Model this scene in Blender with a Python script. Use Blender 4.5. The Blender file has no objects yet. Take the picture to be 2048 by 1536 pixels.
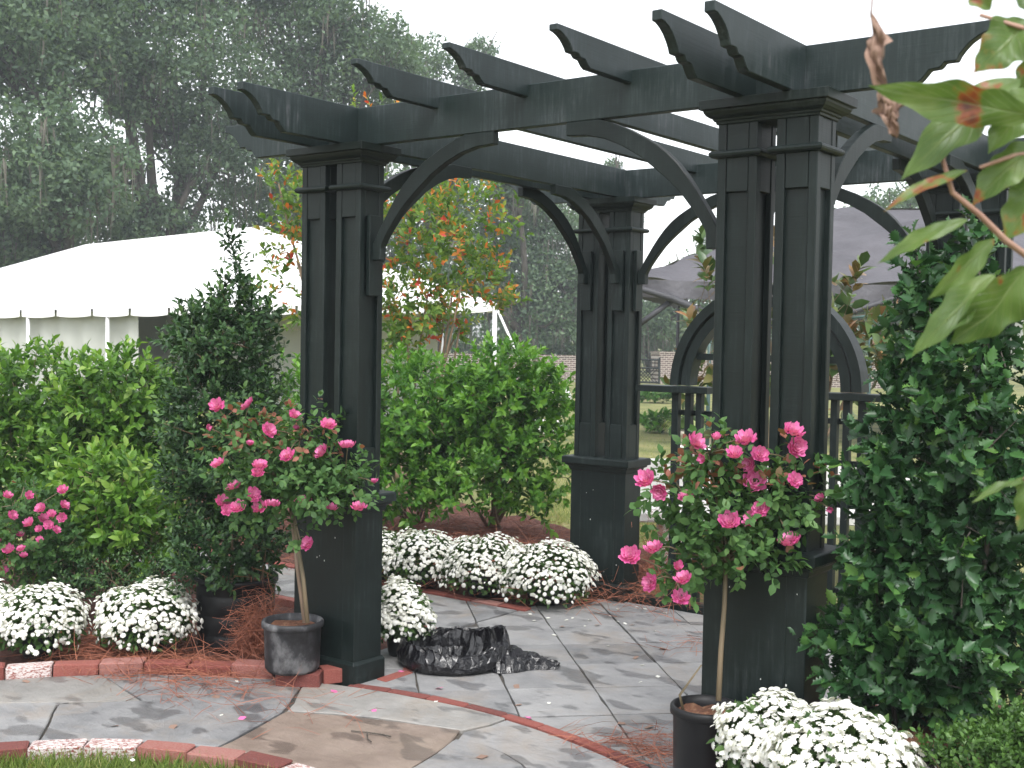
import bpy, bmesh, math, random
import numpy as np
from mathutils import Matrix, Vector

# ------------------------------------------------------------------ camera, sky, sun, exposure
SC = bpy.context.scene
COL = SC.collection
FPX, PITCH, ROLL, YAW = 2416.43, -0.0370, 0.0181, 0.6477
CAM = np.array([4.0817, -4.0523, 1.6])
_c, _s = math.cos(YAW), math.sin(YAW)
_R = np.array([_c, _s, 0.]); _F = np.array([-_s, _c, 0.]); _Z = np.array([0., 0., 1.])
FWD = _F * math.cos(PITCH) + _Z * math.sin(PITCH)
_U = -_F * math.sin(PITCH) + _Z * math.cos(PITCH)
RGT = _R * math.cos(ROLL) + _U * math.sin(ROLL)
UP = _U * math.cos(ROLL) - _R * math.sin(ROLL)

cam = bpy.data.cameras.new('camera')
cam.sensor_width = 36.0
cam.lens = 36.0 * FPX / 2048.0
cam.clip_start = 0.05
cam.clip_end = 2000.0
cam.dof.use_dof = True
cam.dof.focus_distance = 5.6
cam.dof.aperture_fstop = 10.0
camo = bpy.data.objects.new('camera', cam)
COL.objects.link(camo)
m = Matrix.Identity(4)
for i in range(3):
    m[i][0], m[i][1], m[i][2], m[i][3] = RGT[i], UP[i], -FWD[i], CAM[i]
camo.matrix_world = m
SC.camera = camo

SUN_EL, SUN_AZ = math.radians(58), math.radians(150)      # azimuth: direction towards the sun, from +X counter-clockwise
SUN_AZ = math.atan2(-0.75, 0.65)                           # behind the camera, to its right
w = bpy.data.worlds.new('World'); SC.world = w; w.use_nodes = True
nt = w.node_tree; nt.nodes.clear()
sky = nt.nodes.new('ShaderNodeTexSky'); sky.sky_type = 'NISHITA'; sky.sun_disc = False
sky.sun_elevation = SUN_EL; sky.sun_rotation = math.pi / 2 - SUN_AZ
sky.air_density = 1.0; sky.dust_density = 2.0; sky.ozone_density = 1.0
hsv = nt.nodes.new('ShaderNodeHueSaturation'); hsv.inputs['Saturation'].default_value = 0.17
bg = nt.nodes.new('ShaderNodeBackground'); bg.inputs['Strength'].default_value = 0.15
wo = nt.nodes.new('ShaderNodeOutputWorld')
nt.links.new(sky.outputs[0], hsv.inputs['Color']); nt.links.new(hsv.outputs[0], bg.inputs[0]); nt.links.new(bg.outputs[0], wo.inputs[0])

sun = bpy.data.lights.new('sun', 'SUN'); sun.energy = 1.0; sun.angle = math.radians(25); sun.color = (1.0, 0.98, 0.95)
suno = bpy.data.objects.new('sun', sun); COL.objects.link(suno)
sd = Vector((math.cos(SUN_AZ) * math.cos(SUN_EL), math.sin(SUN_AZ) * math.cos(SUN_EL), math.sin(SUN_EL)))
suno.rotation_euler = sd.to_track_quat('Z', 'Y').to_euler()
suno.location = (3, -6, 12)

SC.view_settings.view_transform = 'Standard'
SC.view_settings.look = 'None'
SC.view_settings.exposure = 1.52
SC.view_settings.gamma = 1.0
SC.cycles.max_bounces = 6
SC.cycles.transparent_max_bounces = 4
SC.cycles.diffuse_bounces = 3
SC.cycles.glossy_bounces = 2
SC.cycles.transmission_bounces = 3
SC.cycles.caustics_reflective = False
SC.cycles.caustics_refractive = False

# ------------------------------------------------------------------ pixel -> place (photo pixels 2048 x 1536)
def ray(px, py): return FWD + RGT * ((px - 1024) / FPX) - UP * ((py - 768) / FPX)
def gp(px, py, z=0.0):
    r = ray(px, py); return CAM + r * ((z - CAM[2]) / r[2])
def put(px, py, D): return CAM + ray(px, py) * D
def pxof(P):
    v = np.atleast_2d(P) - CAM; d = v @ FWD
    return np.stack([1024 + FPX * (v @ RGT) / d, 768 - FPX * (v @ UP) / d], 1), d

RNG = np.random.default_rng(11)
random.seed(7)
def nrm(v): return v / (np.linalg.norm(v, axis=-1, keepdims=True) + 1e-9)

# ------------------------------------------------------------------ materials
MAT = {}
def new_mat(name):
    mt = bpy.data.materials.new(name); mt.use_nodes = True; nt = mt.node_tree
    b = nt.nodes['Principled BSDF']; MAT[name] = mt
    return mt, nt, b
def N(nt, typ, **kw):
    n = nt.nodes.new(typ)
    for k, v in kw.items():
        if k in n.inputs: n.inputs[k].default_value = v
        else: setattr(n, k, v)
    return n
def ramp(nt, cols, interp='LINEAR'):
    r = nt.nodes.new('ShaderNodeValToRGB'); r.color_ramp.interpolation = interp
    e = r.color_ramp.elements
    while len(e) < len(cols): e.new(0.5)
    for i, (p, c) in enumerate(cols):
        e[i].position = min(p, 1.0); e[i].color = (c[0], c[1], c[2], 1)
    return r
def coords(nt, kind='Object', scale=(1, 1, 1)):
    tc = nt.nodes.new('ShaderNodeTexCoord'); mp = nt.nodes.new('ShaderNodeMapping')
    mp.inputs['Scale'].default_value = scale
    nt.links.new(tc.outputs[kind], mp.inputs[0]); return mp.outputs[0]
def bump(nt, b, src, strength, dist=0.01):
    bp = N(nt, 'ShaderNodeBump', Strength=strength, Distance=dist)
    nt.links.new(src, bp.inputs['Height']); nt.links.new(bp.outputs[0], b.inputs['Normal'])

def mat_noise(name, cols, scale=8, rough=(0.5, 0.8), detail=6, bumps=0.2, bdist=0.005, stretch=(1, 1, 1), spec=0.5, rnd=0.0, kind='Object', fine=None):
    mt, nt, b = new_mat(name)
    co = coords(nt, kind, stretch)
    n1 = N(nt, 'ShaderNodeTexNoise', Scale=scale, Detail=detail, Roughness=0.6)
    nt.links.new(co, n1.inputs['Vector'])
    fac = n1.outputs[0]
    if rnd:
        oi = nt.nodes.new('ShaderNodeObjectInfo')
        mm = N(nt, 'ShaderNodeMath', operation='MULTIPLY_ADD'); mm.inputs[1].default_value = rnd; mm.inputs[2].default_value = -rnd / 2
        nt.links.new(oi.outputs['Random'], mm.inputs[0])
        ad = N(nt, 'ShaderNodeMath', operation='ADD'); nt.links.new(fac, ad.inputs[0]); nt.links.new(mm.outputs[0], ad.inputs[1]); fac = ad.outputs[0]
    r = ramp(nt, cols); nt.links.new(fac, r.inputs[0]); nt.links.new(r.outputs[0], b.inputs['Base Color'])
    mr = N(nt, 'ShaderNodeMapRange'); mr.inputs[3].default_value, mr.inputs[4].default_value = rough
    nt.links.new(n1.outputs[0], mr.inputs[0]); nt.links.new(mr.outputs[0], b.inputs['Roughness'])
    b.inputs['Specular IOR Level'].default_value = spec
    n2 = N(nt, 'ShaderNodeTexNoise', Scale=fine or scale * 6, Detail=4); nt.links.new(co, n2.inputs['Vector'])
    if bumps: bump(nt, b, n2.outputs[0], bumps, bdist)
    return mt

def mat_leaf(name, cols, rough=0.45, trans=0.28, spec=0.45, glow=1.6):
    mt, nt, b = new_mat(name)
    at = nt.nodes.new('ShaderNodeAttribute'); at.attribute_name = 'tint'
    r = ramp(nt, cols); nt.links.new(at.outputs['Fac'], r.inputs[0])
    nt.links.new(r.outputs[0], b.inputs['Base Color'])
    b.inputs['Roughness'].default_value = rough; b.inputs['Specular IOR Level'].default_value = spec
    if trans:
        tr = nt.nodes.new('ShaderNodeBsdfTranslucent'); mx = nt.nodes.new('ShaderNodeMixShader'); mx.inputs[0].default_value = trans
        g = N(nt, 'ShaderNodeMix', data_type='RGBA', blend_type='MULTIPLY'); g.inputs[0].default_value = 1.0
        nt.links.new(r.outputs[0], g.inputs[6]); g.inputs[7].default_value = (glow, glow * 1.05, glow * 0.5, 1)
        nt.links.new(g.outputs[2], tr.inputs[0])
        nt.links.new(b.outputs[0], mx.inputs[1]); nt.links.new(tr.outputs[0], mx.inputs[2])
        nt.links.new(mx.outputs[0], nt.nodes['Material Output'].inputs[0])
    return mt

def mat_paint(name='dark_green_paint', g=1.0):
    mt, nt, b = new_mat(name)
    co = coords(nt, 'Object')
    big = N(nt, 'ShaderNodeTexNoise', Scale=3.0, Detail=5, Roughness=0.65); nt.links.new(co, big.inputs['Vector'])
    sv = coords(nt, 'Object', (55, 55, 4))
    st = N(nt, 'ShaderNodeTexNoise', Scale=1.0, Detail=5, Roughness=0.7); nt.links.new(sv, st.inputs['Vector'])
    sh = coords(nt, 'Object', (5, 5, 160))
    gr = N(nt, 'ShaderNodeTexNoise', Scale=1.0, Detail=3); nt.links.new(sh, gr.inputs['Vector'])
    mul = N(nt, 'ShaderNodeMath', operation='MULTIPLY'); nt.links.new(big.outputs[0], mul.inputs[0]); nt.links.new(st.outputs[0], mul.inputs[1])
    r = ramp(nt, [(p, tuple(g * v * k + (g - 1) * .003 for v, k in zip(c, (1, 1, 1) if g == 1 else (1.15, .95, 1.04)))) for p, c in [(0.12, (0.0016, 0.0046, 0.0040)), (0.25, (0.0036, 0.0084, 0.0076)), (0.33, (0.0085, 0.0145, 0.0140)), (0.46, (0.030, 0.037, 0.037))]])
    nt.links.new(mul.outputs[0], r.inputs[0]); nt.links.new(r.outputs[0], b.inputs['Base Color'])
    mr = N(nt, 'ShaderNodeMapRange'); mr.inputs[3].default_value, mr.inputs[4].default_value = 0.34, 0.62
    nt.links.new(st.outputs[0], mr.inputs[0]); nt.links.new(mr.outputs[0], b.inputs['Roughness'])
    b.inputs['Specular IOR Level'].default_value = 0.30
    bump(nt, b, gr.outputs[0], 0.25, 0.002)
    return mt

def mat_stone(name, dry1, dry2, wet=0.45, wetlim=0.56):
    """flagstone: cleft relief, colour drift, patches of wet stone left by the rain"""
    mt, nt, b = new_mat(name)
    co = coords(nt, 'Object')
    oi = nt.nodes.new('ShaderNodeObjectInfo')
    n1 = N(nt, 'ShaderNodeTexNoise', Scale=5.0, Detail=8, Roughness=0.62); nt.links.new(co, n1.inputs['Vector'])
    ad = N(nt, 'ShaderNodeMath', operation='MULTIPLY_ADD'); ad.inputs[1].default_value = 0.35; nt.links.new(oi.outputs['Random'], ad.inputs[0]); nt.links.new(n1.outputs[0], ad.inputs[2])
    r = ramp(nt, [(0.4, dry1), (0.85, dry2)]); nt.links.new(ad.outputs[0], r.inputs[0])
    n4 = N(nt, 'ShaderNodeTexNoise', Scale=2.3, Detail=6, Roughness=0.7, Distortion=0.8); nt.links.new(co, n4.inputs['Vector'])
    st4 = ramp(nt, [(0.50, (0, 0, 0)), (0.72, (0.55, 0.55, 0.55))]); nt.links.new(n4.outputs[0], st4.inputs[0])
    tn = N(nt, 'ShaderNodeMix', data_type='RGBA'); tn.inputs[7].default_value = (0.25, 0.20, 0.15, 1)
    nt.links.new(st4.outputs[0], tn.inputs[0]); nt.links.new(r.outputs[0], tn.inputs[6]); r = tn
    cs = coords(nt, 'Object', (1.0, 1.7, 1))
    n2 = N(nt, 'ShaderNodeTexNoise', Scale=3.6, Detail=3, Roughness=0.45); nt.links.new(cs, n2.inputs['Vector'])
    msk = ramp(nt, [(wetlim, (0, 0, 0)), (wetlim + 0.035, (1, 1, 1))]); nt.links.new(n2.outputs[0], msk.inputs[0])
    dk = N(nt, 'ShaderNodeMix', data_type='RGBA', blend_type='MULTIPLY'); dk.inputs[7].default_value = (wet, wet, wet * 1.02, 1)
    nt.links.new(msk.outputs[0], dk.inputs[0]); nt.links.new(r.outputs[2], dk.inputs[6]); nt.links.new(dk.outputs[2], b.inputs['Base Color'])
    mr = N(nt, 'ShaderNodeMapRange'); mr.inputs[3].default_value, mr.inputs[4].default_value = 0.62, 0.36
    nt.links.new(msk.outputs[0], mr.inputs[0]); nt.links.new(mr.outputs[0], b.inputs['Roughness'])
    n3 = N(nt, 'ShaderNodeTexNoise', Scale=16, Detail=8, Roughness=0.7, Distortion=0.6); nt.links.new(cs, n3.inputs['Vector'])
    bump(nt, b, n3.outputs[0], 0.6, 0.016)
    return mt

def mat_brick(name, white=0.0):
    mt, nt, b = new_mat(name)
    co = coords(nt, 'Object'); oi = nt.nodes.new('ShaderNodeObjectInfo')
    n1 = N(nt, 'ShaderNodeTexNoise', Scale=22, Detail=7, Roughness=0.7); nt.links.new(co, n1.inputs['Vector'])
    ad = N(nt, 'ShaderNodeMath', operation='MULTIPLY_ADD'); ad.inputs[1].default_value = 0.55; nt.links.new(oi.outputs['Random'], ad.inputs[0]); nt.links.new(n1.outputs[0], ad.inputs[2])
    r = ramp(nt, [(0.35, (0.060, 0.020, 0.017)), (0.62, (0.17, 0.043, 0.034)), (0.85, (0.23, 0.062, 0.046)), (1.1, (0.27, 0.13, 0.11))])
    nt.links.new(ad.outputs[0], r.inputs[0])
    n2 = N(nt, 'ShaderNodeTexNoise', Scale=13, Detail=6, Roughness=0.75); nt.links.new(co, n2.inputs['Vector'])
    lim = 0.62 - 0.17 * white
    msk = ramp(nt, [(lim, (0, 0, 0)), (lim + 0.07, (1, 1, 1))]); nt.links.new(n2.outputs[0], msk.inputs[0])
    mx = N(nt, 'ShaderNodeMix', data_type='RGBA'); mx.inputs[7].default_value = (0.55, 0.50, 0.48, 1) if white else (0.34, 0.25, 0.23, 1)
    nt.links.new(msk.outputs[0], mx.inputs[0]); nt.links.new(r.outputs[0], mx.inputs[6]); nt.links.new(mx.outputs[2], b.inputs['Base Color'])
    b.inputs['Roughness'].default_value = 0.82
    bump(nt, b, n1.outputs[0], 0.5, 0.006)
    return mt

mat_paint(); mat_paint('faded_skylit_paint', 2.3)     # top timbers are weathered and streaked; open-sky light is put into the paler base
mat_stone('flagstone_grey', (0.145, 0.146, 0.15), (0.265, 0.262, 0.26), wet=0.62)
mat_stone('flagstone_beige', (0.16, 0.155, 0.145), (0.275, 0.265, 0.25), wet=0.7, wetlim=0.62)
mat_stone('flagstone_brown', (0.115, 0.082, 0.063), (0.225, 0.175, 0.143), wet=0.66, wetlim=0.55)
mat_brick('brick_red'); mat_brick('brick_whitened', 1.0)
mat_noise('mortar_sand', [(0.3, (0.035, 0.03, 0.027)), (0.7, (0.09, 0.08, 0.065))], 30, (0.9, 1))
mat_noise('mulch', [(0.3, (0.05, 0.018, 0.012)), (0.55, (0.15, 0.052, 0.034)), (0.75, (0.24, 0.10, 0.065))], 26, (0.9, 1), 8, 1.0, 0.03)
mat_noise('lawn', [(0.28, (0.085, 0.105, 0.028)), (0.5, (0.19, 0.20, 0.065)), (0.72, (0.31, 0.27, 0.12))], 1.3, (0.9, 1), 10, 0.8, 0.05, fine=60)
mat_noise('bark', [(0.3, (0.03, 0.025, 0.02)), (0.7, (0.10, 0.085, 0.07))], 6, (0.8, 1), 8, 0.8, 0.03, (1, 1, 0.25))
mat_noise('twig_bark', [(0.3, (0.10, 0.065, 0.04)), (0.7, (0.22, 0.16, 0.10))], 20, (0.6, 0.9), 6, 0.4, 0.004, (1, 1, 0.3))
mat_noise('rose_cane', [(0.3, (0.10, 0.085, 0.05)), (0.6, (0.17, 0.125, 0.075)), (0.8, (0.20, 0.095, 0.06))], 9, (0.6, 0.8), 6, 0.5, 0.004, (1, 1, 0.25))
mat_noise('bamboo', [(0.3, (0.17, 0.115, 0.08)), (0.7, (0.25, 0.18, 0.13))], 15, (0.5, 0.7), 5, 0.2, 0.003, (1, 1, 0.2))
mat_noise('pot_plastic', [(0.3, (0.005, 0.005, 0.006)), (0.7, (0.011, 0.011, 0.012))], 10, (0.38, 0.55), 5, 0.1, 0.002, spec=0.3)
mat_noise('pot_weathered', [(0.38, (0.008, 0.008, 0.009)), (0.50, (0.03, 0.03, 0.034)), (0.64, (0.15, 0.15, 0.155))], 11, (0.5, 0.8), 9, 0.25, 0.003, (1, 1, 0.7))
mat_noise('bark_chips', [(0.3, (0.10, 0.04, 0.02)), (0.55, (0.26, 0.11, 0.06)), (0.78, (0.45, 0.28, 0.16))], 45, (0.8, 1), 6, 1.0, 0.02)
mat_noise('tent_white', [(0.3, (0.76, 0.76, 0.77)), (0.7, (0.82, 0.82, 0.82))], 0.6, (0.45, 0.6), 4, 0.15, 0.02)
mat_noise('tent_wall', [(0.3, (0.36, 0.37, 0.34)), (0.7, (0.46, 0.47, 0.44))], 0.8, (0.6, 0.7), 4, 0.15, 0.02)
mat_noise('tent_grey', [(0.3, (0.050, 0.048, 0.055)), (0.7, (0.082, 0.078, 0.088))], 1.2, (0.5, 0.65), 6, 0.5, 0.04)
mat_noise('tent_dark', [(0.3, (0.022, 0.022, 0.026)), (0.7, (0.04, 0.04, 0.046))], 3, (0.5, 0.7), 5, 0.3, 0.02)
mat_noise('white_metal', [(0.3, (0.66, 0.66, 0.68)), (0.7, (0.76, 0.76, 0.77))], 3, (0.3, 0.45), 3, 0)
mat_noise('white_stone', [(0.3, (0.50, 0.49, 0.47)), (0.7, (0.72, 0.71, 0.69))], 9, (0.7, 0.9), 6, 0.4, 0.01)
mat_noise('pale_clay', [(0.3, (0.42, 0.38, 0.31)), (0.7, (0.56, 0.52, 0.45))], 6, (0.7, 0.9), 6, 0.3, 0.01)
mat_noise('dark_interior', [(0.3, (0.02, 0.02, 0.022)), (0.7, (0.05, 0.05, 0.05))], 2, (0.8, 0.9), 3, 0)
mat_noise('green_metal', [(0.3, (0.02, 0.05, 0.045)), (0.7, (0.04, 0.085, 0.075))], 4, (0.4, 0.6), 3, 0)
mat_noise('straw', [(0.3, (0.19, 0.058, 0.032)), (0.7, (0.34, 0.125, 0.07))], 3, (0.6, 0.9), 3, 0)
mat_noise('moss_grey', [(0.3, (0.075, 0.070, 0.055)), (0.7, (0.15, 0.14, 0.11))], 2, (0.9, 1), 4, 0)
mt, nt_, b_ = new_mat('far_brick')
co_ = coords(nt_, 'Object')
bt = nt_.nodes.new('ShaderNodeTexBrick'); bt.inputs['Scale'].default_value = 1.0
bt.inputs['Brick Width'].default_value = 0.22; bt.inputs['Row Height'].default_value = 0.078; bt.inputs['Mortar Size'].default_value = 0.012
bt.inputs['Color1'].default_value = (0.13, 0.085, 0.075, 1); bt.inputs['Color2'].default_value = (0.075, 0.05, 0.045, 1); bt.inputs['Mortar'].default_value = (0.42, 0.38, 0.34, 1)
mpx = nt_.nodes.new('ShaderNodeSeparateXYZ'); mpc = nt_.nodes.new('ShaderNodeCombineXYZ')
nt_.links.new(co_, mpx.inputs[0]); nt_.links.new(mpx.outputs[0], mpc.inputs[0]); nt_.links.new(mpx.outputs[2], mpc.inputs[1])
nt_.links.new(mpc.outputs[0], bt.inputs['Vector']); nt_.links.new(bt.outputs[0], b_.inputs['Base Color']); b_.inputs['Roughness'].default_value = 0.9
mt, nt_, b_ = new_mat('black_plastic_film')
co_ = coords(nt_, 'Object')
na = N(nt_, 'ShaderNodeTexNoise', Scale=9, Detail=6, Roughness=0.62, Distortion=1.6); nt_.links.new(co_, na.inputs['Vector'])
b_.inputs['Base Color'].default_value = (0.004, 0.0035, 0.005, 1); b_.inputs['Roughness'].default_value = 0.13; b_.inputs['Specular IOR Level'].default_value = 0.5
vo = N(nt_, 'ShaderNodeTexVoronoi', Scale=13.0, Randomness=1.0); vmx = N(nt_, 'ShaderNodeVectorMath', operation='MULTIPLY_ADD'); vmx.inputs[1].default_value = (.12, .12, .12)
nt_.links.new(na.outputs['Color'], vmx.inputs[0]); nt_.links.new(co_, vmx.inputs[2]); nt_.links.new(vmx.outputs[0], vo.inputs['Vector'])
adv = N(nt_, 'ShaderNodeMath', operation='MULTIPLY_ADD'); adv.inputs[1].default_value = 0.8; nt_.links.new(vo.outputs['Distance'], adv.inputs[0]); nt_.links.new(na.outputs[0], adv.inputs[2])
bump(nt_, b_, adv.outputs[0], 0.25, 0.03)

# leaf colours by tint
mat_leaf('leaf_oak', [(0.0, (0.052, 0.088, 0.056)), (0.5, (0.095, 0.150, 0.088)), (1.0, (0.14, 0.20, 0.115))], 0.6, 0.32, 0.25)
mat_leaf('leaf_privet', [(0.0, (0.030, 0.080, 0.013)), (0.5, (0.078, 0.178, 0.024)), (0.85, (0.155, 0.285, 0.045)), (1.0, (0.25, 0.36, 0.09))], 0.42, 0.32, 0.3)
mat_leaf('leaf_green_shrub', [(0.0, (0.028, 0.090, 0.013)), (0.5, (0.068, 0.180, 0.022)), (1.0, (0.14, 0.28, 0.04))], 0.4, 0.32, 0.32)
mat_leaf('leaf_holly_small', [(0.0, (0.016, 0.043, 0.016)), (0.6, (0.044, 0.098, 0.034)), (1.0, (0.098, 0.175, 0.052))], 0.42, 0.16, 0.3)
mat_leaf('leaf_holly_big', [(0.0, (0.013, 0.042, 0.015)), (0.6, (0.031, 0.088, 0.029)), (0.88, (0.062, 0.150, 0.038)), (1.0, (0.11, 0.21, 0.046))], 0.36, 0.16, 0.38)
mat_leaf('leaf_rose', [(0.0, (0.032, 0.080, 0.025)), (0.5, (0.069, 0.148, 0.044)), (0.84, (0.110, 0.200, 0.062)), (0.93, (0.22, 0.085, 0.06)), (1.0, (0.28, 0.11, 0.08))], 0.5, 0.28, 0.25)
mat_leaf('leaf_mum', [(0.0, (0.026, 0.060, 0.016)), (1.0, (0.075, 0.14, 0.035))], 0.6, 0.25, 0.25)
mat_leaf('leaf_crape', [(0.0, (0.06, 0.125, 0.022)), (0.45, (0.13, 0.23, 0.04)), (0.62, (0.22, 0.27, 0.055)), (0.72, (0.46, 0.19, 0.03)), (0.9, (0.54, 0.14, 0.03)), (1.0, (0.44, 0.05, 0.035))], 0.5, 0.4, 0.3, 1.5)
mat_leaf('leaf_magnolia', [(0.0, (0.030, 0.070, 0.018)), (0.5, (0.08, 0.13, 0.035)), (0.72, (0.13, 0.11, 0.035)), (1.0, (0.24, 0.125, 0.055))], 0.35, 0.12, 0.4)
mat_leaf('leaf_box', [(0.0, (0.028, 0.072, 0.016)), (1.0, (0.095, 0.185, 0.042))], 0.42, 0.25, 0.35)
mat_leaf('leaf_stripe', [(0.0, (0.06, 0.12, 0.03)), (1.0, (0.34, 0.38, 0.17))], 0.45, 0.3, 0.4)
mat_leaf('grass_blade', [(0.0, (0.055, 0.105, 0.018)), (0.6, (0.15, 0.21, 0.042)), (1.0, (0.36, 0.34, 0.15))], 0.6, 0.3, 0.3)
mat_leaf('petal_pink', [(0.0, (0.48, 0.022, 0.15)), (0.45, (0.66, 0.115, 0.345)), (0.8, (0.74, 0.30, 0.51)), (1.0, (0.78, 0.54, 0.60))], 0.55, 0.25, 0.2, 1.0)
mat_leaf('petal_white', [(0.0, (0.72, 0.71, 0.66)), (0.6, (0.80, 0.80, 0.77)), (0.8, (0.66, 0.58, 0.22)), (1.0, (0.60, 0.45, 0.07))], 0.6, 0.2, 0.2, 1.0)

# foreground leaf: green with rust-brown autumn blotches
mt, nt_, b_ = new_mat('leaf_blotched')
co_ = coords(nt_, 'Object')
oi_ = nt_.nodes.new('ShaderNodeObjectInfo')
n0 = N(nt_, 'ShaderNodeTexNoise', Scale=11, Detail=4, Roughness=0.6); nt_.links.new(co_, n0.inputs['Vector'])
n1_ = N(nt_, 'ShaderNodeTexNoise', Scale=20, Detail=3); nt_.links.new(co_, n1_.inputs['Vector'])
g_ = ramp(nt_, [(0.3, (0.06, 0.115, 0.022)), (0.6, (0.11, 0.185, 0.036)), (0.8, (0.19, 0.25, 0.075))]); nt_.links.new(n1_.outputs[0], g_.inputs[0])
k_ = ramp(nt_, [(0.60, (0, 0, 0)), (0.64, (1, 1, 1))]); nt_.links.new(n0.outputs[0], k_.inputs[0])
rb = ramp(nt_, [(0.61, (0.24, 0.16, 0.03)), (0.65, (0.24, 0.062, 0.022)), (0.71, (0.075, 0.025, 0.018))]); nt_.links.new(n0.outputs[0], rb.inputs[0])
mx_ = N(nt_, 'ShaderNodeMix', data_type='RGBA'); nt_.links.new(k_.outputs[0], mx_.inputs[0]); nt_.links.new(g_.outputs[0], mx_.inputs[6]); nt_.links.new(rb.outputs[0], mx_.inputs[7])
la = nt_.nodes.new('ShaderNodeAttribute'); la.attribute_name = 'leafuv'; sx_ = nt_.nodes.new('ShaderNodeSeparateXYZ'); nt_.links.new(la.outputs['Vector'], sx_.inputs[0])
v1 = N(nt_, 'ShaderNodeMath', operation='MULTIPLY'); v1.inputs[1].default_value = 9.0; nt_.links.new(sx_.outputs[0], v1.inputs[0])
v2 = N(nt_, 'ShaderNodeMath', operation='MULTIPLY_ADD'); v2.inputs[1].default_value = -2.6; nt_.links.new(sx_.outputs[1], v2.inputs[0]); nt_.links.new(v1.outputs[0], v2.inputs[2])
v3 = N(nt_, 'ShaderNodeMath', operation='PINGPONG'); v3.inputs[1].default_value = 0.5; nt_.links.new(v2.outputs[0], v3.inputs[0])
mn = N(nt_, 'ShaderNodeMath', operation='MINIMUM'); nt_.links.new(v3.outputs[0], mn.inputs[0]); nt_.links.new(sx_.outputs[1], mn.inputs[1])
vr = ramp(nt_, [(0.0, (1, 1, 1)), (0.075, (0, 0, 0))]); nt_.links.new(mn.outputs[0], vr.inputs[0])
mv = N(nt_, 'ShaderNodeMix', data_type='RGBA'); mv.inputs[7].default_value = (0.22, 0.27, 0.10, 1)
vf = N(nt_, 'ShaderNodeMath', operation='MULTIPLY'); vf.inputs[1].default_value = 0.55; nt_.links.new(vr.outputs[0], vf.inputs[0]); nt_.links.new(vf.outputs[0], mv.inputs[0])
nt_.links.new(mx_.outputs[2], mv.inputs[6]); mx_ = mv
bump(nt_, b_, vr.outputs[0], 0.5, 0.002)
nt_.links.new(mx_.outputs[2], b_.inputs['Base Color']); b_.inputs['Roughness'].default_value = 0.42
tr_ = nt_.nodes.new('ShaderNodeBsdfTranslucent'); nt_.links.new(mx_.outputs[2], tr_.inputs[0])
ms_ = nt_.nodes.new('ShaderNodeMixShader'); ms_.inputs[0].default_value = 0.4
nt_.links.new(b_.outputs[0], ms_.inputs[1]); nt_.links.new(tr_.outputs[0], ms_.inputs[2]); nt_.links.new(ms_.outputs[0], nt_.nodes['Material Output'].inputs[0])
mat_noise('leaf_dry', [(0.3, (0.11, 0.06, 0.045)), (0.5, (0.24, 0.15, 0.11)), (0.75, (0.36, 0.25, 0.19))], 30, (0.6, 0.8), 6, 0.6, 0.004, (1, 1, 0.3))
mat_noise('twig_pink', [(0.3, (0.22, 0.11, 0.08)), (0.7, (0.38, 0.24, 0.18))], 20, (0.5, 0.7), 4, 0.2, 0.002)

# ------------------------------------------------------------------ mesh helpers
def link(name, me, parent=None, loc=(0, 0, 0)):
    o = bpy.data.objects.new(name, me); COL.objects.link(o)
    if parent is not None: o.parent = parent
    o.location = loc
    return o
def tag(o, label=None, cat=None, group=None, kind=None):
    if label: o['label'] = label
    if cat: o['category'] = cat
    if group: o['group'] = group
    if kind: o['kind'] = kind
    return o
def thing(name, base, label, cat, group=None):
    o = link(name, None, None, tuple(float(x) for x in base)); o.empty_display_size = 0.1
    return tag(o, label, cat, group)
def org(parent):
    p = Vector((0, 0, 0))
    while parent is not None:
        p += parent.location; parent = parent.parent
    return np.array(p)

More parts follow.
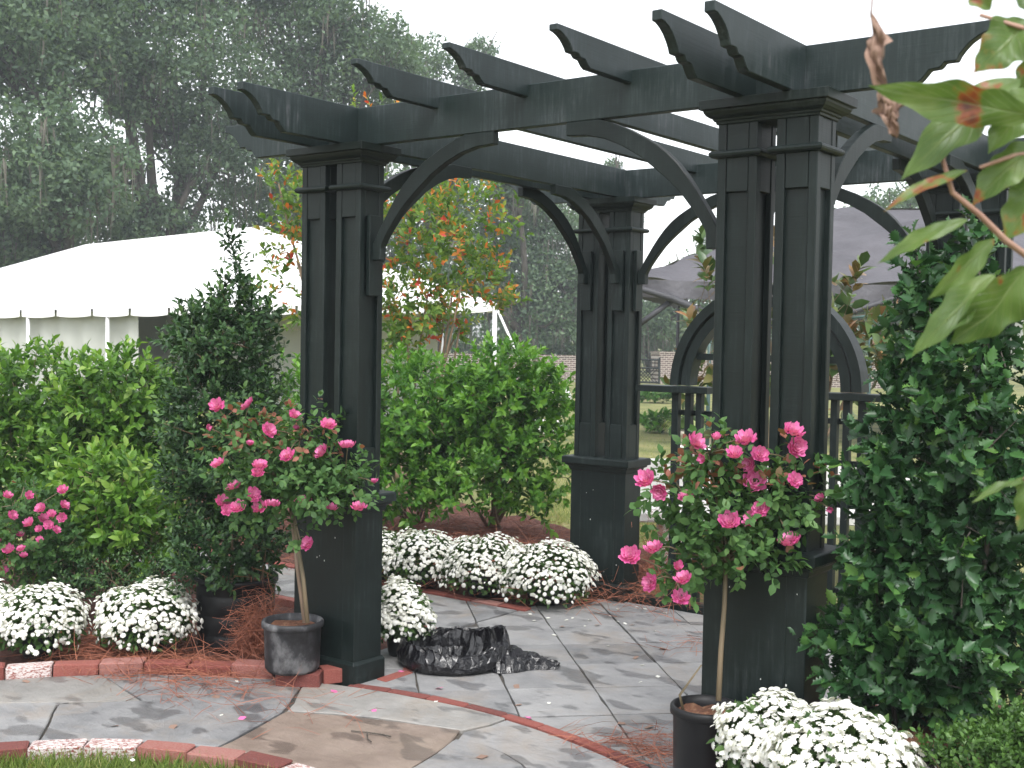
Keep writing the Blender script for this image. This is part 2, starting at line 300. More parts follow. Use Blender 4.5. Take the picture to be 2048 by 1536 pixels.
class MB:
    """collects shapes given in world metres; build() makes ONE mesh object under its parent"""
    def __init__(s): s.v, s.f = [], []
    def add(s, V, F):
        n = len(s.v); s.v += [tuple(map(float, x)) for x in V]; s.f += [tuple(i + n for i in f) for f in F]; return s
    def box(s, x0, x1, y0, y1, z0, z1):
        return s.add([(x0, y0, z0), (x1, y0, z0), (x1, y1, z0), (x0, y1, z0), (x0, y0, z1), (x1, y0, z1), (x1, y1, z1), (x0, y1, z1)],
                     [(0, 3, 2, 1), (4, 5, 6, 7), (0, 1, 5, 4), (1, 2, 6, 5), (2, 3, 7, 6), (3, 0, 4, 7)])
    def rings(s, rings, cap=True):
        n = len(rings[0]); V = [p for r in rings for p in r]; F = []
        for i in range(len(rings) - 1):
            for j in range(n):
                k = (j + 1) % n; F.append((i * n + j, i * n + k, (i + 1) * n + k, (i + 1) * n + j))
        if cap: F += [tuple(range(n))[::-1], tuple((len(rings) - 1) * n + j for j in range(n))]
        return s.add(V, F)
    def rectloft(s, cx, cy, prof, hw, hd):
        return s.rings([[(cx - hw - e, cy - hd - e, z), (cx + hw + e, cy - hd - e, z), (cx + hw + e, cy + hd + e, z), (cx - hw - e, cy + hd + e, z)] for e, z in prof])
    def lathe(s, c, prof, n=28, cap=False):
        return s.rings([[(c[0] + r * math.cos(6.28318 * k / n), c[1] + r * math.sin(6.28318 * k / n), c[2] + z) for k in range(n)] for r, z in prof], cap)
    def tube(s, path, rad, n=6):
        P = np.array(path, float); rad = np.broadcast_to(rad, (len(P),)); T = nrm(np.gradient(P, axis=0))
        up = np.array([0, 0, 1.]) if abs(T[0][2]) < 0.9 else np.array([1., 0, 0]); R = []
        for p, t, r in zip(P, T, rad):
            a = nrm(np.cross(up, t)); b = np.cross(t, a); up = b
            R.append([tuple(p + r * (math.cos(6.28318 * k / n) * a + math.sin(6.28318 * k / n) * b)) for k in range(n)])
        return s.rings(R)
    def prism(s, poly, axis, a, b):
        """poly in the plane normal to axis ('x': (y,z), 'y': (x,z)), between a and b"""
        f = (lambda p, t: (t, p[0], p[1])) if axis == 'x' else (lambda p, t: (p[0], t, p[1]))
        n = len(poly); V = [f(p, a) for p in poly] + [f(p, b) for p in poly]
        F = [tuple(range(n))[::-1], tuple(range(n, 2 * n))] + [(i, (i + 1) % n, n + (i + 1) % n, n + i) for i in range(n)]
        return s.add(V, F)
    def build(s, name, mat, parent=None, smooth=False, bevel=0.0, tri=False):
        o0 = org(parent); me = bpy.data.meshes.new(name)
        me.from_pydata([tuple(np.array(v) - o0) for v in s.v], [], s.f)
        bm = bmesh.new(); bm.from_mesh(me); bmesh.ops.recalc_face_normals(bm, faces=bm.faces)
        bm.to_mesh(me); bm.free()
        me.materials.append(MAT[mat])
        if smooth: me.shade_smooth()
        o = link(name, me, parent)
        if bevel:
            md = o.modifiers.new('edge', 'BEVEL'); md.width = bevel; md.segments = 1; md.limit_method = 'ANGLE'; md.angle_limit = math.radians(35)
        return o

def np_mesh(name, V, L, Ls, mat, tint=None, smooth=True):
    """V verts (n,3), L flat loop verts, Ls loop count per polygon"""
    me = bpy.data.meshes.new(name)
    me.vertices.add(len(V)); me.vertices.foreach_set('co', np.asarray(V, np.float32).ravel())
    me.loops.add(len(L)); me.loops.foreach_set('vertex_index', np.asarray(L, np.int32))
    me.polygons.add(len(Ls)); st = np.zeros(len(Ls), np.int32); st[1:] = np.cumsum(Ls)[:-1]
    me.polygons.foreach_set('loop_start', st)
    me.materials.append(MAT[mat])
    if tint is not None:
        a = me.attributes.new('tint', 'FLOAT', 'POINT'); a.data.foreach_set('value', np.asarray(tint, np.float32))
    me.update(calc_edges=True)
    if smooth: me.shade_smooth()
    return me

class Tmpl:
    def __init__(s, V, F, extra=None):
        s.V = np.array(V, float); s.F = F; s.L = np.array([i for f in F for i in f]); s.Ls = np.array([len(f) for f in F]); s.extra = extra
def basis(A, Nn):
    y = nrm(A); x = nrm(np.cross(y, Nn)); z = np.cross(x, y); return x, y, z
def swarm(name, T, P, A, Nn, S, tint, mat, parent=None, smooth=True):
    """many copies of a small shape as one mesh"""
    n, k = len(P), len(T.V); x, y, z = basis(A, Nn); S = np.broadcast_to(S, (n,))[:, None, None]
    W = (T.V[None, :, 0:1] * x[:, None] + T.V[None, :, 1:2] * y[:, None] + T.V[None, :, 2:3] * z[:, None]) * S + (P - org(parent))[:, None]
    L = (T.L[None] + (np.arange(n) * k)[:, None]).ravel(); Ls = np.tile(T.Ls, n)
    tt = np.repeat(np.broadcast_to(tint, (n,)), k)
    if T.extra is not None: tt = np.where(np.tile(T.extra >= 0, n), np.tile(T.extra, n), tt)
    return link(name, np_mesh(name, W.reshape(-1, 3), L, Ls, mat, tt, smooth), parent)
_var = {}
def variant(T, mat, t, name):
    key = (id(T), mat, int(min(t, 0.999) * 6))
    if key not in _var:
        tt = np.full(len(T.V), (key[2] + 0.5) / 6)
        if T.extra is not None: tt = np.where(T.extra >= 0, T.extra, tt)
        _var[key] = np_mesh(name, T.V, T.L, T.Ls, mat, tt)
    return _var[key]
def singles(name, T, P, A, Nn, S, tint, mat, parent):
    """the same shape as objects of their own, sharing mesh data"""
    x, y, z = basis(A, Nn); o0 = org(parent); S = np.broadcast_to(S, (len(P),)); tint = np.broadcast_to(tint, (len(P),))
    for i in range(len(P)):
        o = bpy.data.objects.new(name, variant(T, mat, tint[i], name)); COL.objects.link(o); o.parent = parent
        M = Matrix(((x[i][0], y[i][0], z[i][0], 0), (x[i][1], y[i][1], z[i][1], 0), (x[i][2], y[i][2], z[i][2], 0), (0, 0, 0, 1))) @ Matrix.Scale(S[i], 4)
        M.translation = Vector(P[i] - o0); o.matrix_basis = M
def leaves(parent, T, P, A, Nn, S, tint, mat, nparts=0, part='leaf', rest='foliage'):
    """nparts that show largest become objects of their own, the rest one mass"""
    n = len(P); S = np.broadcast_to(S, (n,)); tint = np.broadcast_to(tint, (n,))
    sel = np.zeros(n, bool)
    if nparts:
        q, d = pxof(P); vis = (q[:, 0] > 0) & (q[:, 0] < 2048) & (q[:, 1] > 0) & (q[:, 1] < 1536)
        order = np.argsort(np.where(vis, d / S * S.mean(), 1e6))[:nparts]; sel[order] = vis[order]
        singles(part, T, P[sel], A[sel], Nn[sel], S[sel], tint[sel], mat, parent)
    r = ~sel
    if r.any():
        o = swarm(rest, T, P[r], A[r], Nn[r], S[r], tint[r], mat, parent); o['kind'] = 'stuff'

def T_leaf(w=0.28, fold=0.08, curl=0.10):
    return Tmpl([(0, 0, 0), (-w * .8, .32, fold), (0, .33, 0), (w * .8, .32, fold), (-w * .78, .66, fold - curl), (0, .66, -curl * .6), (w * .78, .66, fold - curl), (0, 1, -curl * 2)],
                [(0, 2, 1), (0, 3, 2), (1, 2, 5, 4), (2, 3, 6, 5), (4, 5, 7), (5, 6, 7)])
def T_holly(w=0.31):
    L = [(-.10, .08, 0), (-w * .62, .17, .05), (-w * .62, .28, .02), (-w * 1.12, .36, .14), (-w * .72, .47, .02), (-w * 1.05, .58, .12), (-w * .58, .66, 0), (-w * .78, .78, .07), (-w * .30, .85, -.03)]
    V = [(0, 0, 0)] + [(0, t, -.02 - .05 * t * t) for t in (.28, .47, .66, .85)] + [(0, 1.03, -.10)] + L + [(-a, b, c) for a, b, c in L]
    F = []
    for o, m_ in ((6, 0), (15, 1)):
        f = [(0, 1, o + 1, o), (1, o + 2, o + 1), (1, 2, o + 4, o + 2), (o + 2, o + 4, o + 3), (2, 3, o + 6, o + 4), (o + 4, o + 6, o + 5), (3, 4, o + 8, o + 6), (o + 6, o + 8, o + 7), (4, 5, o + 8)]
        F += [t if not m_ else t[::-1] for t in f]
    return Tmpl(V, F)
T_DIA = Tmpl([(0, 0, 0), (-.27, .5, .04), (0, 1, 0), (.27, .5, .04)], [(0, 1, 2, 3)])
T_STD, T_BROAD, T_HOLLY = T_leaf(.27), T_leaf(.36, .05, .08), T_holly()
def T_mum():
    V, F, ex = [(0, 0, .16)], [], [.95]
    n = 10
    for k in range(2 * n):
        a = math.pi * k / n; r = 1.0 if k % 2 == 0 else .74; V.append((r * math.cos(a), r * math.sin(a), -.10 if k % 2 == 0 else -.02)); ex.append(-1)
    for k in range(n):
        a = 2 * math.pi * k / n + .2; V.append((.5 * math.cos(a), .5 * math.sin(a), .20)); ex.append(-1)
    for k in range(5):
        a = 2 * math.pi * k / 5; V.append((.2 * math.cos(a), .2 * math.sin(a), .2)); ex.append(.85)
    o2 = 1 + 2 * n; o3 = o2 + n
    for k in range(n):
        F += [(1 + 2 * k, 1 + (2 * k + 1) % (2 * n), o2 + k), (1 + (2 * k + 1) % (2 * n), 1 + (2 * k + 2) % (2 * n), o2 + (k + 1) % n, o2 + k)]
    F.append(tuple(o2 + k for k in range(n)))
    F += [(0, o3 + k, o3 + (k + 1) % 5) for k in range(5)]
    return Tmpl(V, F, np.array(ex))
T_MUM = T_mum()
def T_rose(seed, op=1.0):
    r = random.Random(seed); V, F, ex = [], [], []
    for ring, (n, r0, L, tilt, wd) in enumerate([(8, .10, 1.08, 1.42, .50), (7, .09, .90, 1.12, .44), (6, .07, .70, .80, .38), (5, .03, .46, .42, .28)]):
        for k in range(n):
            a = 6.283 * (k + .5 * (ring % 2)) / n + r.uniform(-.2, .2); t = tilt * op * r.uniform(.85, 1.12); L_ = L * r.uniform(.85, 1.1)
            ca, sa = math.cos(a), math.sin(a); b0 = len(V)
            for (u, wv, dip) in ((0, .3, 0), (.4, .85, .0), (.75, 1.0, .04), (1.0, .40, -.07)):
                for sgn in (-1, 0, 1):
                    rad = r0 + math.sin(t) * L_ * u * .62; h = math.cos(t) * L_ * u * .62 + .10 * (sgn != 0) - dip * 2 + r.uniform(-.03, .03)
                    if u == 1.0 and sgn == 0: rad += .05
                    tang = sgn * wd * wv * .5
                    V.append((ca * rad - sa * tang, sa * rad + ca * tang, h)); ex.append(min(.92, .12 + .16 * ring + .42 * u * (1 - .2 * ring) + r.uniform(-.1, .1)))
            for i in range(3):
                for j in range(2):
                    p = b0 + i * 3 + j; F.append((p, p + 1, p + 4, p + 3))
    return Tmpl(V, F, np.clip(np.array(ex), 0, .95))
ROSES = [T_rose(1), T_rose(2), T_rose(3, .85), T_rose(4, .55)]

def blob(rng, n, lobes, bias=.45, lump=.2):
    wts = np.array([l[2] if len(l) > 2 else 1. for l in lobes]); k = rng.choice(len(lobes), n, p=wts / wts.sum())
    C = np.array([l[0] for l in lobes], float)[k]; R = np.array([np.broadcast_to(l[1], 3) for l in lobes], float)[k]
    d = nrm(rng.normal(size=(n, 3))); ph = rng.uniform(0, 6, (4, 3))
    lu = 1 + lump * (np.sin(d @ np.array([3.1, 2.2, 4.0]) + ph[0, 0] + k) * np.sin(d @ np.array([-2.7, 4.1, 2.0]) + ph[1, 0] + 2 * k) + .5 * np.sin(d @ np.array([7, -6, 8.]) + ph[2, 0]))
    r = (.22 + .78 * rng.random(n)) ** bias
    return C + d * R * (r * lu)[:, None], d, r
def shoots(rng, n, lobes, per=9, slen=.12, ang=.9, bias=.45, lump=.2, up=.5, wild=.45, tilt=.25):
    """shoots scattered through the crown, leaves spiralling round each"""
    B, d, r = blob(rng, n, lobes, bias, lump)
    D = nrm(d * .8 + np.array([0, 0, up]) + rng.normal(size=(n, 3)) * wild)
    i = np.tile(np.arange(per), n); I = np.repeat(np.arange(n), per); t = (i + rng.random(n * per) * .6) / per
    Dn = D[I]; a = nrm(np.cross(Dn, rng.normal(size=(n, 3))[I])); b = np.cross(Dn, a)
    th = i * 2.4 + rng.uniform(0, 6, n)[I] + rng.normal(size=n * per) * .3
    rad = a * np.cos(th)[:, None] + b * np.sin(th)[:, None]
    al = ang * (1.15 - .75 * t) + rng.normal(size=n * per) * .15
    A = nrm(Dn * np.cos(al)[:, None] + rad * np.sin(al)[:, None] + np.array([0, 0, -tilt]) * t[:, None] * 0)
    Nn = nrm(Dn * np.sin(al)[:, None] - rad * np.cos(al)[:, None] + np.array([0, 0, .5]) + rng.normal(size=(n * per, 3)) * .25)
    P = B[I] + Dn * (slen * t)[:, None]
    return P, A, Nn, I, t, B, D

def stems(parent, base, tips, r0, mat, name='stem', rng=RNG, one=False):
    mbs = MB()
    for tp in tips:
        b = np.array(base) + rng.normal(size=3) * np.array([r0 * 2, r0 * 2, 0]); mid = b * .5 + np.array(tp) * .5 + rng.normal(size=3) * np.array([.06, .06, .03]) * np.linalg.norm(np.array(tp) - b)
        t = np.linspace(0, 1, 7)[:, None]; path = (1 - t) ** 2 * b + 2 * t * (1 - t) * mid + t ** 2 * np.array(tp)
        mb = mbs if one else MB(); mb.tube(path, r0 * np.linspace(1, .35, 7), 6)
        if not one: mb.build(name, mat, parent, True)
    if one: mbs.build(name, mat, parent, True)

# ================================================================== THE GROUND
CX, CY, R_IN, R_OUT = 0.90, -2.40, 1.44, 2.375          # centre and radii of the ring walkway
ang_of = lambda p: math.atan2(p[1] - CY, p[0] - CX)
rad_of = lambda p: math.hypot(p[0] - CX, p[1] - CY)
pol = lambda r, a: (CX + r * math.cos(a), CY + r * math.sin(a))
ZL = -0.06
# lawn sheet to the horizon, gently rolling far away
n = 60; xs = np.sign(np.linspace(-1, 1, n)) * np.abs(np.linspace(-1, 1, n)) ** 3 * 400
X, Y = np.meshgrid(xs, xs); Zg = np.full_like(X, ZL)
far = np.clip((np.hypot(X, Y) - 60) / 200, 0, 1); Zg += far * (np.sin(X * .03) + np.cos(Y * .023)) * .8
V = np.stack([X, Y, Zg], -1).reshape(-1, 3); idx = np.arange(n * n).reshape(n, n)
F = np.stack([idx[:-1, :-1], idx[:-1, 1:], idx[1:, 1:], idx[1:, :-1]], -1).reshape(-1, 4)
tag(link('lawn', np_mesh('lawn', V, F.ravel(), np.full(len(F), 4), 'lawn')), kind='structure')

def sheet(name, poly, z, mat, step=.12, amp=.02, seed=1, edge=.25):
    """ground sheet over a polygon (x,y): a grid cut to it, uneven inside"""
    P = np.array(poly); bm = bmesh.new(); vs = [bm.verts.new((p[0], p[1], z)) for p in poly]; bm.faces.new(vs)
    for ax in (0, 1):
        lo, hi = P[:, ax].min(), P[:, ax].max(); k = lo + step
        while k < hi:
            co = [0, 0, 0]; no = [0, 0, 0]; co[ax] = k; no[ax] = 1
            bmesh.ops.bisect_plane(bm, geom=bm.verts[:] + bm.edges[:] + bm.faces[:], plane_co=co, plane_no=no); k += step
    for v in bm.verts:
        x, y = v.co.x, v.co.y
        v.co.z += amp * (math.sin(x * 7 + seed) * math.sin(y * 6.1 + seed * 2) + .6 * math.sin(x * 17 + y * 13) + .5)
    me = bpy.data.meshes.new(name); bm.to_mesh(me); bm.free(); me.materials.append(MAT[mat]); me.shade_smooth()
    return tag(link(name, me), kind='structure')
a0 = ang_of((-1.9, -2.2)); arcL = [pol(R_OUT + .1, a) for a in np.linspace(math.radians(115), math.radians(185), 14)]
sheet('planting_bed', [(-.13, .02)] + arcL[0:] + [(-4.6, -2.6), (-4.6, .9), (-.13, .9)], -.035, 'mulch', .15, .022)
sheet('planting_bed', [(-5, 1.74), (0.02, 1.74), (.22, 2.2), tuple(gp(1345, 1130)[:2]), tuple(gp(1292, 1098)[:2]), tuple(gp(1215, 1075)[:2]), tuple(gp(1130, 1052)[:2]), tuple(gp(1050, 1030)[:2]), tuple(gp(900, 1000)[:2]), (-6, 4.2)], -.03, 'mulch', .15, .025, 5)
arcR = [pol(R_OUT + .1, a) for a in np.linspace(math.radians(-20), math.radians(60), 14)]
sheet('planting_bed', arcR + [(2.45, .06), (2.5, 1.6), (4.2, 1.8), (5.2, -1)], -.035, 'mulch', .15, .022, 9)

def stone_mesh(poly, zt, zb, joint=.006, rng=None, rough=.004, bev=.006):
    """a slab from an outline: wavering edge, worn arris"""
    P = np.array(poly, float); c = P.mean(0); out = []
    for i in range(len(P)):
        a, b = P[i], P[(i + 1) % len(P)]; L = np.linalg.norm(b - a); k = max(1, int(L / .09))
        for j in range(k): out.append(a + (b - a) * j / k + (rng.normal(size=2) * rough if j else 0))
    out = np.array(out); d = out - c; l = np.linalg.norm(d, axis=1, keepdims=True)
    o1 = c + d * (1 - joint / l); o2 = c + d * (1 - (joint + bev) / l); nn = len(out)
    c3 = np.append(c, 0)
    V = [(*p, zb) for p in o1] + [(*p, zt - bev * .7) for p in o1] + [(*p, zt) for p in o2]
    F = [(i, (i + 1) % nn, nn + (i + 1) % nn, nn + i) for i in range(nn)] + [(nn + i, nn + (i + 1) % nn, 2 * nn + (i + 1) % nn, 2 * nn + i) for i in range(nn)] + [tuple(range(2 * nn, 3 * nn))]
    return V, F
def stone(name, parent, poly, mat, rng, zt=0.0, zb=-.055, **k):
    V, F = stone_mesh(poly, zt + rng.normal() * .0022, zb, rng=rng, **k)
    mb = MB().add(V, F); return mb.build(name, mat, parent)
def clip(poly, p, nvec):
    out = []; p = np.array(p); nvec = np.array(nvec)
    for i in range(len(poly)):
        a, b = np.array(poly[i]), np.array(poly[(i + 1) % len(poly)]); da, db = (a - p) @ nvec, (b - p) @ nvec
        if da >= 0: out.append(tuple(a))
        if (da > 0) != (db > 0) and abs(da - db) > 1e-9: out.append(tuple(a + (b - a) * da / (da - db)))
    return out
def area(p):
    p = np.array(p); return abs(np.sum(p[:, 0] * np.roll(p[:, 1], -1) - p[:, 1] * np.roll(p[:, 0], -1))) / 2 if len(p) > 2 else 0

rs = np.random.default_rng(3)
# pergola floor: square bluestones laid on the diagonal
floor = MB().box(-.15, 2.44, -.12, 2.28, -.075, -.012); floor.box(-3.4, -.15, .96, 1.66, -.075, -.014)
patio = tag(floor.build('patio', 'mortar_sand'), kind='structure')
k = .57
for i in range(-8, 14):
    for j in range(-8, 14):
        u0, v0 = 2.235 + (i - 4) * k, .655 + (j - 4) * .567        # u = x+y, v = y-x
        sq = [((u - v) / 2, (u + v) / 2) for u, v in ((u0, v0), (u0 + k, v0), (u0 + k, v0 + .567), (u0, v0 + .567))]
        cen = np.mean(sq, axis=0)
        for reg in ([((-.14, 0), (1, 0)), ((2.43, 0), (-1, 0)), ((0, 2.27), (0, -1))], [((-3.4, 0), (1, 0)), ((-.146, 0), (-1, 0)), ((0, .98), (0, 1)), ((0, 1.63), (0, -1))]):
            q = sq
            for p_, n_ in reg:
                q = clip(q, p_, n_)
                if len(q) < 3: break
            if len(q) < 3: continue
            if reg[0][0][0] > -1:
                a = ang_of(cen); nv = (math.cos(a), math.sin(a)); q = clip(q, pol(2.435, a), nv)
                if len(q) < 3: continue
            # keep clear of the pillars' plinths
            if area(q) < .006: continue
            stone('paving_stone', patio, q, 'flagstone_grey', rs, rough=.002, joint=.005, bev=.0025)

# ring walkway of irregular flagstones
ringbed = MB(); aa = np.linspace(math.radians(0), math.radians(200), 60)
V = [(*pol(R_IN, a), -.013) for a in aa] + [(*pol(R_OUT + .06, a), -.013) for a in aa]
ringbed.add(V, [(i, i + 1, 60 + i + 1, 60 + i) for i in range(59)])
walk = tag(ringbed.build('walkway', 'mortar_sand'), kind='structure')
G = lambda *pts: [tuple(gp(x, y)[:2]) for x, y in pts]
def arc(r, p, q, nseg=10):
    a, b = ang_of(p), ang_of(q); return [pol(r, t) for t in np.linspace(a, b, nseg)]
jA = G((0, 1406), (140, 1404), (285, 1402))                 # long joint, left
jTop = G((205, 1352))[0]
jB = G((115, 1410), (100, 1442), (80, 1478))
jC = G((588, 1378), (576, 1412), (565, 1425), (520, 1450), (455, 1482))
jD = G((572, 1422), (700, 1431), (800, 1443), (922, 1460))
jE = G((1030, 1432), (980, 1450), (926, 1462))
jF = G((926, 1462), (905, 1482), (870, 1508), (826, 1534), (790, 1555))
jG = G((913, 1478), (970, 1489), (1010, 1506), (1045, 1528), (1066, 1550), (1078, 1580))
Lf = pol(R_OUT - .004, math.radians(164)); Li = pol(R_IN, math.radians(160))
o_ = lambda p: pol(R_OUT - .004, ang_of(p)); i_ = lambda p: pol(R_IN, ang_of(p))
FL = [
    ('flagstone_beige', arc(R_OUT - .004, Lf, jTop) + jA[::-1] + [pol(1.95, math.radians(164))]),
    ('flagstone_grey', [pol(1.95, math.radians(164))] + jA[:2] + [jB[0], jB[1]] + arc(R_IN, jB[2], Li, 6)),
    ('flagstone_grey', [jB[0], (jA[2]), jTop] + arc(R_OUT - .004, jTop, jC[0]) + jC[1:4] + arc(R_IN, jC[4], jB[2], 8) + [jB[1]]),
    ('flagstone_beige', arc(R_OUT - .004, jC[0], jE[0]) + jE[1:] + jD[::-1][1:]),
    ('flagstone_brown', jC[2:4][::-1] + [jD[0]] + jD[1:] + jF[1:4] + arc(R_IN, jF[4], jC[4], 8)),
    ('flagstone_grey', arc(R_OUT - .004, jE[0], pol(2, math.radians(62)), 8) + arc(R_IN, pol(2, math.radians(62)), jG[5], 4) + jG[::-1][1:] + [jE[2]] + [jE[1]]),
    ('flagstone_grey', jG[:5] + arc(R_IN, jG[5], jF[4], 4) + jF[1:4][::-1]),
]
for mtn, poly in FL: stone('flagstone', walk, poly, mtn, rs, joint=.006, rough=.003)
for a1, a2, mtn in ((62, 45, 'flagstone_grey'), (45, 24, 'flagstone_beige'), (24, 4, 'flagstone_grey'), (179.5, 164, 'flagstone_beige')):
    p, q = pol(2, math.radians(a1)), pol(2, math.radians(a2))
    stone('flagstone', walk, arc(R_OUT - .004, p, q, 8) + arc(R_IN, q, p, 6), mtn, rs)

# bricks
_bricks = []
for i in range(6):
    r = random.Random(40 + i); bm = bmesh.new(); bmesh.ops.create_cube(bm, size=1)
    bmesh.ops.bevel(bm, geom=bm.edges[:], offset=.045, segments=1, affect='EDGES')
    bmesh.ops.triangulate(bm, faces=[f for f in bm.faces if len(f.verts) > 4])
    for v in bm.verts: v.co += Vector((r.uniform(-.012, .012), r.uniform(-.025, .025), r.uniform(-.03, .03)))
    me = bpy.data.meshes.new('brick'); bm.to_mesh(me); bm.free(); me.materials.append(MAT['brick_red']); _bricks.append(me)
_bw = []
for me in _bricks:
    m2 = me.copy(); m2.materials.clear(); m2.materials.append(MAT['brick_whitened']); _bw.append(m2)
def brick(parent, c, ang, size, tilt=(0, 0), white=False, name='brick'):
    o = link(name, random.choice(_bw if white else _bricks), parent); o.location = tuple(Vector(c) - (parent.location if parent else Vector()))
    o.rotation_euler = (tilt[0], tilt[1], ang); o.scale = size; return o
kerb = tag(MB().add([(*pol(1.37, a), -.1) for a in aa] + [(*pol(1.45, a), -.1) for a in aa], [(i, i + 1, 61 + i, 60 + i) for i in range(59)]).build('brick_kerb', 'mortar_sand'), kind='structure')
L = .213; da = L / 1.41; a = math.radians(200)
wh = [i for i in range(60)]
while a > math.radians(2):
    c = pol(1.405, a - da / 2); q, d = pxof((*c, 0)); wht = -40 < q[0][0] < 300 and q[0][0] > 70
    brick(kerb, (*c, -.038 + random.uniform(-.003, .003)), a - da / 2 + math.pi / 2 + random.uniform(-.012, .012), (L - .007, .098, .082), (random.uniform(-.02, .02), random.uniform(-.015, .015)), wht or random.random() < .12); a -= da
edge = tag(MB().add([(*pol(2.37, a), -.05) for a in aa] + [(*pol(2.47, a), -.05) for a in aa], [(i, i + 1, 61 + i, 60 + i) for i in range(59)]).build('brick_edging', 'mortar_sand'), kind='structure')
da = .208 / 2.42; a = math.radians(200)
while a > math.radians(118):
    c = pol(2.425, a - da / 2); rz = random.uniform(.018, .032)
    brick(edge, (*c, rz - .012), a - da / 2 + math.pi / 2 + random.uniform(-.03, .03), (.201, .095, .075), (random.uniform(-.05, .05), random.uniform(-.03, .03)), random.random() < .12); a -= da
a = math.radians(107.2)
while a > math.radians(60):
    c = pol(2.402, a - da / 2); brick(edge, (*c, -.034), a - da / 2 + math.pi / 2, (.203, .052, .075)); a -= da
while a > math.radians(5):
    c = pol(2.425, a - da / 2); brick(edge, (*c, random.uniform(-.02, .02)), a - da / 2 + math.pi / 2 + random.uniform(-.05, .05), (.2, .095, .075), (random.uniform(-.05, .05), random.uniform(-.03, .03))); a -= da
for yy, x0, x1, zz in ((1.675, -3.2, -.1, -.03), (.945, -3.2, -.05, -.034)):
    x = x1
    while x > x0:
        brick(edge, (x - .1, yy, zz), random.uniform(-.02, .02), (.2, .075 if yy > 1 else .06, .08)); x -= .207
c0 = gp(790, 1352); brick(edge, (c0[0], c0[1], -.034), 1.6, (.2, .06, .075)); brick(edge, (c0[0] - .02, c0[1] + .21, -.034), 1.5, (.2, .06, .075))
# loose bricks under the rose pot
c1 = gp(582, 1378); b1 = tag(brick(None, (c1[0] - .02, c1[1] + .07, .032), math.radians(34), (.2, .095, .062)), 'loose red brick lying askew under the rim of the weathered rose pot', 'brick')
c2 = gp(655, 1362); b2 = tag(brick(None, (c2[0] + .02, c2[1] + .015, .034), math.radians(62), (.11, .09, .066)), 'broken red brick stub wedged between rose pot and pergola pillar', 'brick')

# ================================================================== THE PERGOLA
BX, BY = 2.1877, 2.3345
S_, G_ = .1554, .0738
perg = thing('pergola', (0, 0, 0), 'dark green painted wooden pergola with paired posts, curved braces and scrolled rafter tails', 'pergola')
def pillar(px, py):
    pc = MB().rectloft(px, py, [(0, .0995), (0, .80)], .2004, .0914)
    for dx in (-.125, .125): pc.box(px + dx - .002, px + dx + .002, py - .0925, py + .0925, .1, .79)   # board joints
    pil = pc.build('pillar', 'dark_green_paint', perg, bevel=.003)
    MB().rectloft(px, py, [(.0138, -.07), (.0138, .088), (.004, .1013)], .2004, .0914).build('plinth', 'dark_green_paint', pil, bevel=.002)
    MB().rectloft(px, py, [(.003, .785), (.010, .795), (.014, .812), (.028, .820), (.030, .830), (.045, .832), (.045, .869), (.040, .875)], .2004, .0914).build('pedestal_cap', 'dark_green_paint', pil, bevel=.002)
    h = S_ / 2
    for sx in (-1, 1):
        cx = px + sx * (S_ + G_) / 2; p = MB()
        p.box(cx - h + .019, cx + h - .019, py - h + .019, py + h - .019, .87, 2.42)
        cw = .033
        for ax in (-1, 1):
            for ay in (-1, 1):
                x0 = cx + ax * h; y0 = py + ay * h
                p.box(min(x0, x0 - ax * cw), max(x0, x0 - ax * cw), min(y0, y0 - ay * cw), max(y0, y0 - ay * cw), .872, 2.415)
        for z0, z1 in ((.873, 1.085), (2.147, 2.414)):
            p.box(cx - h + cw + .0015, cx + h - cw - .0015, py - h + .0025, py + h - .0025, z0, z1)
            p.box(cx - h + .0025, cx + h - .0025, py - h + cw + .0015, py + h - cw - .0015, z0, z1)
        po = p.build('post', 'dark_green_paint', pil, bevel=.0025)
        MB().rectloft(cx, py, [(-.002, 2.270), (.016, 2.271), (.0235, 2.277), (.0255, 2.284), (.0235, 2.291), (.016, 2.296), (-.002, 2.2965)], h, h).build('collar', 'dark_green_paint', pil)
    hw, hd = S_ + G_ / 2, h
    MB().rectloft(px, py, [(.006, 2.392), (.008, 2.402), (.014, 2.4035), (.016, 2.411), (.024, 2.414), (.034, 2.421), (.041, 2.432), (.043, 2.4405), (.0545, 2.4425), (.0552, 2.476)], hw, hd).build('capital', 'dark_green_paint', pil, bevel=.0015)
    return pil
PIL = {(i, j): pillar(i * BX, j * BY) for i in (0, 1) for j in (0, 1)}

def tail(sc=1.0, lt=1.0):
    t = [(0, 0), (0, -.034), (.020, -.036), (.045, -.046), (.070, -.062), (.090, -.082), (.104, -.100), (.112, -.117), (.152, -.117), (.160, -.128), (.168, -.134), (.200, -.136), (.210, -.148), (.224, -.164), (.240, -.175)]
    return [(a * lt, b * sc) for a, b in t]
def beam_poly(t0, t1, ztop, sc=1.0, lt=1.0):
    T = tail(sc, lt); return [(t0 + a, ztop + b) for a, b in T] + [(t1 - a, ztop + b) for a, b in T[::-1]]
for yy in (0, BY):
    MB().prism(beam_poly(-.825, 2.935, 2.6515), 'y', yy - .02, yy + .02).build('beam', 'faded_skylit_paint', perg, bevel=.003)
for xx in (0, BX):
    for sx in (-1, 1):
        c = xx + sx * .0934; MB().prism(beam_poly(-.70, BY + .70, 2.6535), 'x', c - .019, c + .019).build('cross_beam', 'faded_skylit_paint', perg, bevel=.003)
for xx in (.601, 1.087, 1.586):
    MB().prism(beam_poly(-.525, BY + .525, 2.722, .69, .9), 'x', xx - .038, xx).build('rafter', 'faded_skylit_paint', perg, bevel=.003)
